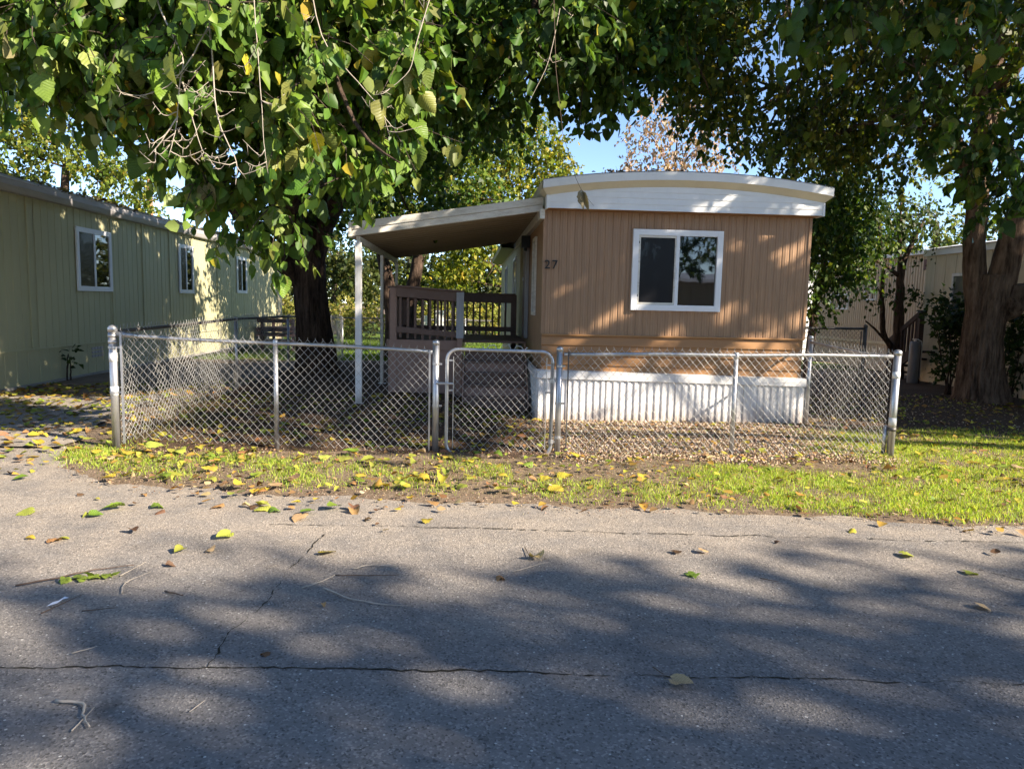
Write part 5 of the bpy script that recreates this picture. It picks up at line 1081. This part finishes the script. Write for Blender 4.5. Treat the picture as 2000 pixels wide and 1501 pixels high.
# a far belt of trees closing the view behind the lots
fr_ = np.random.default_rng(888)
LB = [((x, 56 + fr_.normal(0, 2), 2.6 + fr_.uniform(-.3, .8)), (3.4, 2.0, 3.4 + fr_.uniform(0, 1.6))) for x in np.arange(-62, 66, 4.2)]
Fz = foliage(LB, 6000, 6, 0.55, 889, droop=0.4, shell=0.4, thin=-2.5)
fo = fast_mesh('far_trees', leaf_verts(Fz[0], Fz[1], Fz[2], Fz[3], T_LOW), 4, F_LOW, palette(fr_, len(Fz[0]), [(0.05, 0.075, 0.02), (0.09, 0.115, 0.03), (0.15, 0.165, 0.04), (0.22, 0.21, 0.06)], [4, 4, 3, 1.5]), M['leaf_far'], kind='stuff')
fo['label'] = 'distant belt of trees closing the view behind the lots'; fo['category'] = 'trees'
# shrubs
def shrub(name, loc, label, lobes, n, leaf, cols, w, seed, per=7, thin=-1.5, stems=6, group=None, T=T_LOW, Fc=F_LOW):
    t = thing(name, loc, label, 'shrub', group); m = MB(); r = np.random.default_rng(seed)
    for k in range(stems):
        c, s = lobes[k % len(lobes)]; e = np.array(c) + r.normal(0, 0.4, 3) * np.array(s); b = np.array(loc) + np.array([r.normal(0, .06), r.normal(0, .06), -0.05])
        limb(m, [b, (b + e) / 2 + r.normal(0, .05, 3), e], [0.018, 0.013, 0.006], 5, seed + k, 0.4, 4)
    obj('stems', m, M['bark_dark'], t, smooth=True)
    F = foliage(lobes, n, per, leaf, seed + 2, shell=0.45, thin=thin, nf=1.6, droop=0.25, twig_len=(0.12, 0.3)); leaves_obj('foliage', t, F, cols, w, T, Fc, M['leaf_far'], seed + 3); return t
DK = [(0.022, 0.045, 0.012), (0.035, 0.065, 0.014), (0.055, 0.085, 0.02)]
shrub('shrub', (8.85, 12.9, 0), 'dark upright shrub left of the thick tree trunk', [((8.72, 12.9, 1.5), (0.42, 0.35, 0.36)), ((8.92, 12.9, 1.25), (0.33, 0.3, 0.35)), ((8.85, 12.85, 0.75), (0.22, 0.25, 0.25)), ((8.8, 12.85, 0.4), (0.15, 0.2, 0.15))], 260, 0.10, DK, [3, 3, 2], 700)
shrub('shrub', (10.0, 12.7, 0), 'dark tall shrub right of the thick tree trunk at the picture edge', [((10.0, 12.7, 1.3), (0.3, 0.3, 0.5)), ((9.98, 12.7, 0.7), (0.26, 0.3, 0.5))], 200, 0.10, DK, [3, 3, 2], 710)
for i, (x, w_) in enumerate(((-10.6, 1.4), (-8.2, 1.3), (-5.9, 1.3), (-3.7, 1.25), (-1.6, 1.2), (0.5, 1.2))):
    shrub('shrub', (x, 34.5, -0.28), ['yellow green shrub at the far left of the back fence row', 'second yellow green shrub from the left along the back fence', 'yellow green shrub behind the back fence beside the mulberry trunk', 'yellow green shrub behind the back fence left of the porch', 'yellow green shrub behind the back fence seen through the porch railing', 'yellow green shrub at the right end of the back fence row'][i],
          [((x, 34.5, 0.75), (w_, 0.8, 1.0)), ((x + .6, 34.2, 0.5), (0.8, 0.6, 0.8))], 420, 0.13, [(0.22, 0.24, 0.05), (0.32, 0.31, 0.07), (0.14, 0.17, 0.03), (0.4, 0.36, 0.1)], [4, 4, 3, 2], 720 + i * 5, group='shrubs along the back fence')
# weed growing out of the skirting of the sage home
shrub('weed', (-6.98, 13.1, 0.0), 'small weed sprouting through the skirting of the sage home', [((-6.97, 13.1, 0.42), (0.06, 0.14, 0.10))], 10, 0.11, DK, [3, 3, 2], 790, per=3, thin=-9, stems=3)['category'] = 'weed'

M['mulch'] = soil('mulch', (0.085, 0.055, 0.038), (0.125, 0.085, 0.06), (0.19, 0.14, 0.10), 1.5)
def patch(name, x0, x1, y0, y1, mt, up):
    xs_, ys_ = np.linspace(x0, x1, 40), np.linspace(y0, y1, 40); X_, Y_ = np.meshgrid(xs_, ys_, indexing='ij')
    u_, v_ = (X_ - x0) / (x1 - x0), (Y_ - y0) / (y1 - y0); e_ = np.minimum(np.minimum(u_ * (x1 - x0), (1 - u_) * (x1 - x0)), np.minimum(v_ * (y1 - y0), (1 - v_) * (y1 - y0)))
    n_ = 0.03 * np.sin(X_ * 7 + Y_ * 3) + 0.03 * np.sin(Y_ * 9 - X_ * 5)
    return tag(obj(name, MB().quadgrid(np.stack([X_, Y_, gz(X_, Y_) + up - 0.05 * sm((0.22 - e_ + n_ * 3) / 0.3)], -1)), M[mt], smooth=True), kind='structure')
patch('mulch_bed', -3.75, 0.75, 7.0, 17.5, 'mulch', 0.010)
patch('mulch_bed', 4.7, 10.2, 8.4, 16.5, 'mulch', 0.010)
# ------------------------------------------------------------------ grass
def grass_density(x, y):
    n = 0.5 + 0.5 * np.sin(x * 2.3 + 0.7) * np.sin(y * 3.1 + x) + 0.3 * np.sin(x * 7 + y * 5) + 0.2 * np.sin(x * 15 - y * 11)
    e = road_edge(x)
    d = np.zeros_like(x)
    strip = sm((y - e + 0.03 - 0.05 * np.sin(x * 6.3)) / 0.25)
    d = np.maximum(d, (x > 1.6) * (x < 9) * strip * sm((6.75 + 0.15 * np.sin(x * 3) - y) / 0.35) * sm((x - 1.6) / 0.8) * (0.75 + 0.25 * n))
    d = np.maximum(d, (x > 0.2) * strip * sm((6.2 - y) / 0.3) * sm((x - 0.2) / 0.6) * (0.30 + 0.4 * n))
    d = np.maximum(d, sm((x - 3.6 - 0.2 * np.sin(y * 4)) / 0.9) * (x < 9) * strip * sm((8.9 - y) / 0.8) * (0.5 + 0.4 * n))
    d = np.maximum(d, sm((x - 4.3) / 0.3) * (x < 9) * sm((y - 7) / .5) * sm((9.2 - y) / 0.8) * (0.25 + 0.4 * n))
    d = np.maximum(d, (x > -3.95) * (x < 0.4) * sm((y - e - 0.05) / 0.4) * sm((7.15 - y) / 0.4) * np.clip(0.38 + 0.7 * n - 0.14 * (x + 3.9), 0, 1))
    d = np.maximum(d, 0.9 * np.exp(-(((x + 3.55) / 0.38) ** 2 + ((y - 7.0) / 0.33) ** 2)))
    d = np.maximum(d, 0.8 * np.exp(-(((x + 2.2) / 0.35) ** 2 + ((y - 6.85) / 0.22) ** 2)))
    pt = np.sin(x * 3.3 + 2 * np.sin(y * 1.9)) * np.sin(y * 4.1 + 1.5 * np.sin(x * 2.2)) + 0.5 * np.sin(x * 9.1 + y * 4) * np.sin(y * 8.3 - x * 3)
    return np.clip(d * np.clip(0.85 + 0.7 * pt, 0.2, 1), 0, 1)
def blades(n, x0, x1, y0, y1, seed, dens, hmin, hmax, wdt, cols, w, name, lab, zoff=0.0, keep=True):
    r = np.random.default_rng(seed); x = r.uniform(x0, x1, n); y = r.uniform(y0, y1, n)
    m = r.random(n) < dens(x, y); x, y = x[m], y[m]; n = len(x)
    z = gz(x, y) + zoff; h = r.uniform(hmin, hmax, n) * (0.6 + 0.4 * r.random(n)); a = r.uniform(0, 6.283, n); b = r.uniform(0, 6.283, n)
    lean = r.uniform(0.15, 1.0, n) * h; wv_ = wdt * r.uniform(0.6, 1.3, n)
    sx, sy_ = np.cos(a) * wv_, np.sin(a) * wv_; lx, ly_ = np.cos(b) * lean, np.sin(b) * lean
    B = np.stack([x, y, z - 0.004], -1)
    V = np.stack([B + np.stack([-sx, -sy_, 0 * x], -1), B + np.stack([sx, sy_, 0 * x], -1),
                  B + np.stack([sx * .8 + lx * .4, sy_ * .8 + ly_ * .4, h * 0.65], -1), B + np.stack([-sx * .8 + lx * .4, -sy_ * .8 + ly_ * .4, h * 0.65], -1),
                  B + np.stack([lx, ly_, h], -1)], 1)
    V = np.concatenate([V, V[:, 4:5] + np.array([0, 0, 0.0004])], 1)
    o = fast_mesh(name, V, 6, [(0, 1, 2, 3), (3, 2, 4, 5)], palette(r, n, cols, w, 0.2), M['grass'], kind='stuff')
    o['label'] = lab; o['category'] = 'grass'; return o
GR = [(0.34, 0.48, 0.06), (0.43, 0.56, 0.08), (0.24, 0.37, 0.04), (0.52, 0.55, 0.14), (0.50, 0.45, 0.2)]
blades(400000, -4.2, 8.6, 4.7, 9.3, 5, grass_density, 0.02, 0.065, 0.0028, GR, [5, 5, 3, 2, 1.5], 'grass', 'short sunlit grass strip between fence and road')
blades(26000, -11, 5, 19, 34, 6, lambda x, y: np.where((x > 0.7) & (y < 21.5), 0, 1.0), 0.05, 0.16, 0.014, [(0.13, 0.21, 0.03), (0.18, 0.27, 0.04), (0.09, 0.15, 0.02)], [4, 4, 3], 'lawn_grass', 'green lawn grass at the back beyond the porch')
P = np.zeros((2, 2, 3)); xs2 = np.linspace(-14, 12, 30); ys2 = np.linspace(17.5, 60, 40)
X, Y = np.meshgrid(xs2, ys2, indexing='ij'); tag(obj('lawn', MB().quadgrid(np.stack([X, Y, gz(X, Y) + 0.006 - 0.05 * sm((19 - Y) / 1.5)], -1)), M['rear_lawn'], smooth=True), kind='structure')
blades(60000, -4.1, 8.0, 4.7, 7.4, 7, lambda x, y: sm((y - road_edge(x) - 0.0) / 0.3) * sm((7.3 - y) / 0.4) * 0.8, 0.008, 0.03, 0.0022, [(0.42, 0.36, 0.22), (0.34, 0.28, 0.16), (0.36, 0.36, 0.14), (0.25, 0.3, 0.08)], [4, 3, 2, 2], 'dry_grass', 'dry straw and clippings on the bare soil strip')
# weeds along the foot of the fence on the shaded left
blades(900, -3.6, -2.6, 7.3, 9.3, 8, lambda x, y: 0.7 * np.exp(-((x + 3.3) / 0.3) ** 2), 0.05, 0.25, 0.003, [(0.10, 0.13, 0.03), (0.22, 0.2, 0.10), (0.3, 0.26, 0.17)], [3, 3, 2], 'weeds', 'dry weeds tangled along the left corner of the fence')['category'] = 'weeds'

# ------------------------------------------------------------------ gravel, chips and leaf litter
OCT = np.array([(1, 0, 0), (-1, 0, 0), (0, 1, 0), (0, -1, 0), (0, 0, 1), (0, 0, -1)], float)
OF = [(0, 2, 4), (2, 1, 4), (1, 3, 4), (3, 0, 4), (2, 0, 5), (1, 2, 5), (3, 1, 5), (0, 3, 5)]
def rand_rot(r, n):
    q = r.normal(0, 1, (n, 4)); q /= np.linalg.norm(q, axis=1)[:, None]; w, x, y, z = q.T
    return np.stack([np.stack([1 - 2 * (y * y + z * z), 2 * (x * y - z * w), 2 * (x * z + y * w)], -1), np.stack([2 * (x * y + z * w), 1 - 2 * (x * x + z * z), 2 * (y * z - x * w)], -1), np.stack([2 * (x * z - y * w), 2 * (y * z + x * w), 1 - 2 * (x * x + y * y)], -1)], 1)
def stones(name, n, x0, x1, y0, y1, seed, dens, smin, smax, cols, w, lab, cat, flat=0.55):
    r = np.random.default_rng(seed); x = r.uniform(x0, x1, n); y = r.uniform(y0, y1, n); m = r.random(n) < dens(x, y); x, y = x[m], y[m]; n = len(x)
    T = OCT[None] * r.uniform(0.55, 1.2, (n, 6, 1)) * (r.uniform(smin, smax, (n, 1, 1)) * np.stack([np.ones(n), r.uniform(0.45, 1, n), r.uniform(0.2, flat, n)], -1)[:, None, :])
    V = np.einsum('nij,nkj->nki', rand_rot(r, n), T); V[:, :, 2] *= 0.75
    V += np.stack([x, y, np.maximum(gz(x, y), 0.002) + 0.002 + 0.010 * r.random(n)], -1)[:, None]
    o = fast_mesh(name, V, 6, OF, palette(r, n, cols, w, 0.2), M['litter'], kind='stuff'); o['label'] = lab; o['category'] = cat; return o
bedf = lambda x, y: sm((x - 0.75) / 0.25) * sm((4.5 - x) / 0.25 ) * sm((y - 6.75 - 0.1 * np.sin(x * 4)) / 0.3) * (y < 9.36)
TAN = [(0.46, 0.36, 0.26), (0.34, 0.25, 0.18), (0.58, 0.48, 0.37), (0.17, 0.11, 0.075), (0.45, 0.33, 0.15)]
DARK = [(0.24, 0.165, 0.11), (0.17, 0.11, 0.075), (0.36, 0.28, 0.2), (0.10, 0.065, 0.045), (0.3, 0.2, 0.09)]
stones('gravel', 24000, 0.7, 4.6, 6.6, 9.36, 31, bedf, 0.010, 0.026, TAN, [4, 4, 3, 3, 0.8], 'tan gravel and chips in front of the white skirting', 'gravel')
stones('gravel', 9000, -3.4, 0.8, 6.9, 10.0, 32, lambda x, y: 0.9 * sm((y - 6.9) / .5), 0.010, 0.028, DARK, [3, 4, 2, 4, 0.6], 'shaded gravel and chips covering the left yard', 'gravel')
stones('grit', 12000, -4, 7.5, 4.4, 6.9, 35, lambda x, y: np.exp(-((y - road_edge(x) + 0.03) / 0.17) ** 2) * (0.55 + 0.45 * np.sin(x * 3.7) * np.sin(x * 1.9 + 1)), 0.004, 0.013, [(0.27, 0.205, 0.15), (0.20, 0.145, 0.10), (0.36, 0.29, 0.215), (0.14, 0.09, 0.06)], [4, 3, 3, 2], 'soil crumbs washed over the edge of the asphalt', 'soil')
stones('grit', 17000, -4, 7.5, 4.4, 7.3, 33, lambda x, y: sm((y - road_edge(x) + 0.35) / 0.5) * 0.8, 0.004, 0.012, TAN, [4, 4, 2, 3, 0.5], 'loose grit along the edge of the road', 'grit')
stones('grit', 5000, 4.3, 9, 7.2, 13, 34, lambda x, y: 0 * x + 0.9, 0.008, 0.022, TAN, [4, 4, 2, 4, 0.8], 'bark and leaf crumbs on the ground right of the home', 'litter')
YEL = [(0.38, 0.32, 0.05), (0.31, 0.31, 0.05), (0.25, 0.28, 0.05), (0.16, 0.22, 0.03), (0.36, 0.22, 0.05), (0.26, 0.15, 0.07)]
def litter(name, n, x0, x1, y0, y1, seed, dens, size, cols, w, lab, z=None, up=0.02):
    r = np.random.default_rng(seed); x = r.uniform(x0, x1, n); y = r.uniform(y0, y1, n); m = r.random(n) < dens(x, y); x, y = x[m], y[m]; n = len(x)
    S = size * r.uniform(0.5, 1.2, n); zz = np.maximum(gz(x, y), 0.004) + 0.018 * ((x < -4) & (y > 7.2) & (y < 11)) if z is None else z(x, y)
    a = r.uniform(0, 6.283, n); tip = np.stack([np.cos(a), np.sin(a), r.normal(0.0, 0.10, n)], -1); nr = r.normal(0, 0.2, (n, 3)) + np.array([0, 0, 1])
    P_ = np.stack([x, y, zz + 0.012 + up * r.random(n)], -1); T = T_MID.copy(); T[:, 2] *= 0.6
    o = fast_mesh(name, leaf_verts(P_, tip, nr, S, T), 6, F_MID, palette(r, n, cols, w, 0.15), M['litter'], kind='stuff'); o['label'] = lab; o['category'] = 'leaf litter'; return o
litter('leaf_litter', 1900, -7.0, -3.5, 6.0, 12.5, 41, lambda x, y: 0.35 + 0.5 * sm((y - 7) / 1.5), 0.105, YEL, [5, 5, 3, 1, 3, 3], 'yellow leaf litter spread over the shaded driveway')
litter('leaf_litter', 1200, -3.4, 0.9, 7.3, 10.5, 42, lambda x, y: 0 * x + .8, 0.09, YEL, [4, 4, 4, 4, 3, 4], 'yellow and green leaf litter in the shaded left yard')
litter('leaf_litter', 420, 0.9, 4.4, 6.8, 9.3, 43, lambda x, y: 0 * x + .8, 0.065, YEL, [5, 4, 2, 1, 4, 3], 'small yellow leaves scattered on the gravel bed')
litter('leaf_litter', 1800, 4.4, 9.5, 5.3, 12.5, 44, lambda x, y: 0 * x + .75, 0.08, YEL, [5, 4, 2, 1.5, 3, 3], 'yellow leaves strewn over the right lawn and under the tree', up=0.045)
litter('leaf_litter', 1250, -4.0, 4.4, 5.2, 7.2, 45, lambda x, y: sm((y - road_edge(x)) / 0.2) * (1.0 - 0.1 * (x + 4)), 0.075, YEL, [5, 5, 4, 2, 3, 3], 'leaves lying in the grass strip before the fence', up=0.045)
litter('leaf_litter', 1000, -3.8, 7, 5.0, 7.3, 49, lambda x, y: sm((y - road_edge(x) + 0.05) / 0.2), 0.045, [(0.3, 0.2, 0.11), (0.2, 0.12, 0.07), (0.42, 0.33, 0.2), (0.36, 0.3, 0.06)], [4, 4, 3, 2], 'small broken leaf pieces on the strip before the fence')
litter('leaf_litter', 900, -3.8, 7, 4.4, 6.2, 46, lambda x, y: np.exp(-((y - road_edge(x) + 0.05) / 0.16) ** 2), 0.07, YEL[3:] + [(0.38, 0.28, 0.17), (0.2, 0.12, 0.07)], [1, 4, 4, 4, 4], 'dry brown leaves drifted along the road edge')
litter('roof_leaves', 900, -7.5, -6.96, 9.3, 26, 47, lambda x, y: 0.9 * (np.sin(y * 2.1) + np.sin(y * 0.9 + 1) > -0.6), 0.11, [(0.2, 0.15, 0.06), (0.3, 0.24, 0.06), (0.10, 0.07, 0.04), (0.12, 0.15, 0.04)], [4, 3, 4, 2], 'dead leaves heaped along the roof edge of the sage home', z=lambda x, y: lroof(x) + 0.02)
litter('roof_leaves', 110, 0.9, 4.6, 9.15, 9.9, 48, lambda x, y: 0 * x + 0.6, 0.08, [(0.2, 0.13, 0.07), (0.3, 0.2, 0.12), (0.10, 0.07, 0.04)], [4, 3, 4], 'brown leaves on the front edge of the brown home roof', z=lambda x, y: arch(x) + 0.03)

# ------------------------------------------------------------------ fallen leaves, one by one
LC = {'bright yellow': (0.42, 0.34, 0.045), 'yellow green': (0.28, 0.31, 0.055), 'fresh green': (0.14, 0.22, 0.03), 'tan dry': (0.42, 0.31, 0.17), 'orange brown': (0.30, 0.175, 0.075), 'dark brown': (0.13, 0.075, 0.045)}
def drop(x, y, cname, where, size, r, label=None, lift=0.008, tilt=0.3, me=None):
    size = size * r.uniform(0.62, 0.85)
    c = np.array(LC[cname]) * (1 + r.normal(0, 0.12)) * (1 + r.normal(0, 0.05, 3)); a = r.uniform(0, 6.283)
    z = max(0.006 if where == 'road' else 0.0, g1(x, y)) + (0.018 if where == 'drive' and y > 7.2 else 0) + (0.022 if where in ('grass', 'lawn') else 0) + lift + size * 0.10
    tip = (math.cos(a), math.sin(a), r.normal(0.0, 0.08)); nr = (r.normal(0, tilt * 0.6), r.normal(0, tilt * 0.6), 1)
    o = put_leaf('fallen_leaf', me or FALL[int(r.integers(len(FALL)))], (x, y, z), tip, nr, size, np.clip(c, 0.01, 0.8))
    zone = {'road': [(-1.5, 'on the left third of the road'), (1.2, 'on the middle of the road'), (99, 'on the right third of the road')],
            'grass': [(-2.6, 'in the grass below the left corner post'), (-1.2, 'in the grass below the left fence section'), (0.95, 'on the ground before the gate'), (2.7, 'in the grass below the right fence section'), (99, 'in the grass near the right corner post')],
            'drive': [(-4.7, 'on the driveway close to the sage home'), (99, 'on the driveway beside the left corner post')],
            'bed': [(2.5, 'on the gravel under the window'), (99, 'on the gravel right of the window')],
            'yard': [(-1.9, 'in the yard left of the awning post'), (-0.4, 'in the yard around the awning post'), (99, 'on the path behind the gate')],
            'lawn': [(5.6, 'on the lawn just right of the corner post'), (99, 'on the lawn toward the right edge')]}[where]
    W = next(t for lim, t in zone if x < lim); sz = 'small' if size < 0.062 else ('large' if size > 0.105 else 'medium')
    tag(o, label or '%s %s fallen leaf %s' % (sz, cname, W), 'leaf')
    if not label: o['group'] = '%s %s leaves %s' % (sz, cname, W)
    return o
r = np.random.default_rng(91)
spots = [((0.827, 2.72), 'tan dry', 0.13, 'large crumpled tan leaf alone on the road near the lower crack'), ((-0.505, 5.731), 'yellow green', 0.17, 'large pale yellow green leaf at the road edge below the gate post'), ((-0.56, 5.93), 'fresh green', 0.15, 'dark green curled leaf standing behind a pale leaf at the road edge'),
         ((-2.43, 5.152), 'fresh green', 0.19, 'large olive curled leaf casting a dark shadow on the left road edge'), ((-2.53, 4.447), 'orange brown', 0.12, None), ((-2.48, 4.467), 'yellow green', 0.11, None), ((-1.68, 4.285), 'yellow green', 0.12, 'olive leaf with its stalk toward the viewer on the left part of the road'),
         ((-1.493, 4.556), 'yellow green', 0.16, None), ((-0.853, 4.2), 'bright yellow', 0.13, 'slim yellow leaf beside the slanting crack in the road'), ((0.193, 3.815), 'orange brown', 0.12, 'orange brown curled leaf alone in the middle of the road'), ((0.424, 4.127), 'tan dry', 0.13, 'tan leaf next to a thin twig in the middle of the road'),
         ((2.725, 4.235), 'yellow green', 0.13, 'pale green leaf on the right part of the road'), ((1.307, 4.237), 'dark brown', 0.10, None), ((1.461, 4.238), 'tan dry', 0.09, None), ((2.926, 3.882), 'yellow green', 0.12, None), ((2.633, 3.455), 'tan dry', 0.11, None), ((-2.669, 4.475), 'bright yellow', 0.07, None),
         ((-2.554, 4.951), 'fresh green', 0.10, None), ((-2.974, 5.041), 'yellow green', 0.17, None), ((-2.183, 5.156), 'fresh green', 0.16, None), ((-1.141, 4.973), 'tan dry', 0.15, None), ((-0.306, 4.866), 'bright yellow', 0.10, None), ((0.371, 5.301), 'bright yellow', 0.09, None), ((2.64, 4.708), 'bright yellow', 0.09, None),
         ((2.001, 4.434), 'dark brown', 0.07, None), ((-0.705, 3.488), 'tan dry', 0.05, None), ((-1.525, 4.241), 'tan dry', 0.09, None), ((-1.668, 4.014), 'dark brown', 0.06, None), ((-0.854, 2.974), 'dark brown', 0.06, None)]
for (x, y), c, s, lab in spots: drop(x, y, c, 'road', s, r, lab)
drop(-3.70, 7.28, 'yellow green', 'grass', 0.20, r, 'large bright leaf propped in the grass at the left corner post', 0.06, 0.9); drop(-3.05, 7.0, 'yellow green', 'grass', 0.18, r, 'bright leaf standing upright in the grass right of the left corner post', 0.06, 0.9)
names = list(LC)
def scatter(n, where, fx_, w, smin, smax):
    k = 0
    while k < n:
        x, y = fx_()
        if where == 'road' and (y > road_edge(x) - 0.02 or x < -3.9): continue
        if where in ('grass', 'lawn') and y < road_edge(x) + 0.03: continue
        drop(x, y, names[int(r.choice(6, p=np.array(w) / sum(w)))], where, r.uniform(smin, smax), r); k += 1
scatter(30, 'road', lambda: (r.uniform(-3.4, 4.4), 5.6 - abs(r.normal(0, 0.5))), [2, 2, 1, 4, 4, 3], 0.05, 0.11)
scatter(14, 'road', lambda: (r.uniform(-1.8, -0.7), r.uniform(5.0, 5.7)), [3, 3, 1, 3, 3, 1], 0.09, 0.16)
scatter(62, 'grass', lambda: (r.uniform(-3.9, 1.2), r.uniform(5.6, 7.15)), [6, 6, 3, 1.5, 1.5, 0.6], 0.10, 0.175)
scatter(24, 'grass', lambda: (r.uniform(1.2, 4.3), r.uniform(5.3, 7.1)), [5, 2, 1, 2, 3, 1], 0.07, 0.13)
scatter(34, 'drive', lambda: (r.uniform(-5.6, -3.95), r.uniform(5.9, 8.6)), [6, 5, 2, 1.5, 3, 1], 0.10, 0.17)
scatter(36, 'yard', lambda: (r.uniform(-3.3, 0.8), r.uniform(7.35, 9.2)), [5, 5, 5, 1, 1.5, 1], 0.11, 0.18)
scatter(24, 'bed', lambda: (r.uniform(1.1, 4.3), r.uniform(7.3, 9.2)), [6, 2, 0.5, 2, 3, 1], 0.07, 0.13)
scatter(36, 'lawn', lambda: (r.uniform(4.5, 7.4), r.uniform(5.0, 9.0)), [6, 4, 1.5, 1.5, 1.5, 0.5], 0.09, 0.16)

# ------------------------------------------------------------------ twigs and scraps on the road
def road_twig(pts, rad, mat, label):
    p = [(x, y, 0.010 + rad + (0.004 * (i % 2))) for i, (x, y) in enumerate(pts)]; m = MB(); limb(m, p, np.linspace(rad, rad * 0.45, len(p)), 6, int(abs(pts[0][0]) * 997), 0.4, 4)
    return tag(obj('twig', m, M[mat], loc=(pts[0][0], pts[0][1], 0.004), smooth=True), label, 'twig')
for pts, rad, mt, lab in (
    ([(-2.304, 3.723), (-2.142, 3.82), (-2.035, 3.946), (-1.84, 4.008)], 0.005, 'twig_dark', 'long dark twig behind the green sprig on the left of the road'),
    ([(-1.848, 3.864), (-1.801, 4.064)], 0.003, 'twig', 'short pale straight twig right of the green sprig'),
    ([(-1.731, 3.629), (-1.782, 3.749), (-1.713, 3.923)], 0.003, 'twig', 'bent pale twig with a dark end on the left of the road'),
    ([(-1.527, 3.647), (-1.411, 3.582)], 0.005, 'twig_dark', 'short thick dark twig on the left of the road'),
    ([(-0.851, 3.692), (-0.784, 3.747), (-0.713, 3.871)], 0.004, 'twig', 'forked pale twig left of the long curved twig'),
    ([(-0.741, 3.692), (-0.59, 3.546), (-0.429, 3.483), (-0.283, 3.452)], 0.004, 'twig', 'long curved twig in the shaded middle of the road'),
    ([(-0.632, 3.97), (-0.553, 4.018), (-0.403, 4.011)], 0.004, 'twig', 'thin arched twig at the edge of the road shadow'),
    ([(-0.713, 3.871), (-0.531, 3.855), (-0.367, 3.878)], 0.0035, 'twig_dark', 'thin straight twig just below the arched twig'),
    ([(-1.988, 3.388), (-1.91, 3.597)], 0.003, 'twig_dark', 'dark twig beside the white scrap'),
    ([(-1.816, 3.415), (-1.664, 3.443)], 0.003, 'twig_dark', 'small dark twig right of the white scrap'),
    ([(-1.5, 2.621), (-1.378, 2.598), (-1.359, 2.525), (-1.292, 2.445)], 0.006, 'twig', 'pale crooked stalk at the lower left of the road'),
    ([(-1.345, 2.431), (-1.339, 2.573)], 0.003, 'twig', 'thin stalk crossing the pale crooked stalk at lower left'),
    ([(0.781, 2.84), (0.807, 2.776)], 0.003, 'twig_dark', 'stalk touching the large crumpled tan leaf'),
    ([(1.636, 3.824), (1.713, 3.764)], 0.003, 'twig_dark', 'short dark twig on the right half of the road'),
    ([(0.358, 4.337), (0.374, 4.155)], 0.003, 'twig_dark', 'thin dark stalk above the tan leaf in mid road'),
    ([(0.255, 3.924), (0.472, 4.07)], 0.003, 'twig', 'straight pale twig pointing at the tan leaf in mid road'),
    ([(-1.64, 2.992), (-1.563, 3.046)], 0.003, 'twig', 'pale curved twig near the lower left crack'),
    ([(-0.992, 2.543), (-0.962, 2.611)], 0.002, 'twig', 'tiny pale twig below the crack junction')):
    road_twig(pts, rad, mt, lab)
sg = thing('green_sprig', (-2.03, 3.824, 0.004), 'green leafy sprig dropped on the left of the road', 'sprig')
m = MB(); m.tube([(-2.12, 3.80, .012), (-2.02, 3.83, .014), (-1.90, 3.87, .012)], [0.003, 0.003, 0.002], 5); obj('stem', m, M['grass'], sg)
for i in range(12):
    t = i / 11; put_leaf('leaf', HERO[i % 6], (-2.12 + 0.22 * t, 3.80 + 0.07 * t, 0.02), (r.normal(0.5, 0.5), r.normal(0, 0.8), r.uniform(0, 0.4)), (r.normal(0, .4), r.normal(0, .4), 1), 0.055, (0.22, 0.30, 0.05), sg)
s2 = thing('green_sprig', (1.268, 3.883, 0.004), 'tiny green seedling leaves on the right half of the road', 'sprig')
for i in range(4): put_leaf('leaf', HERO[i], (1.268, 3.883, 0.012), (math.cos(i * 1.6), math.sin(i * 1.6), 0.3), (0, 0, 1), 0.05, (0.16, 0.26, 0.04), s2)
m = MB(); m.quadgrid([[(-2.01 + 0.02 * j + 0.01 * i, 3.47 + 0.035 * i, 0.012 + 0.006 * ((i + j) % 2)) for j in range(2)] for i in range(4)])
tag(obj('paper_scrap', m, M['paper'], loc=(-2.0, 3.5, 0.004)), 'small white scrap on the left of the shaded road', 'scrap')
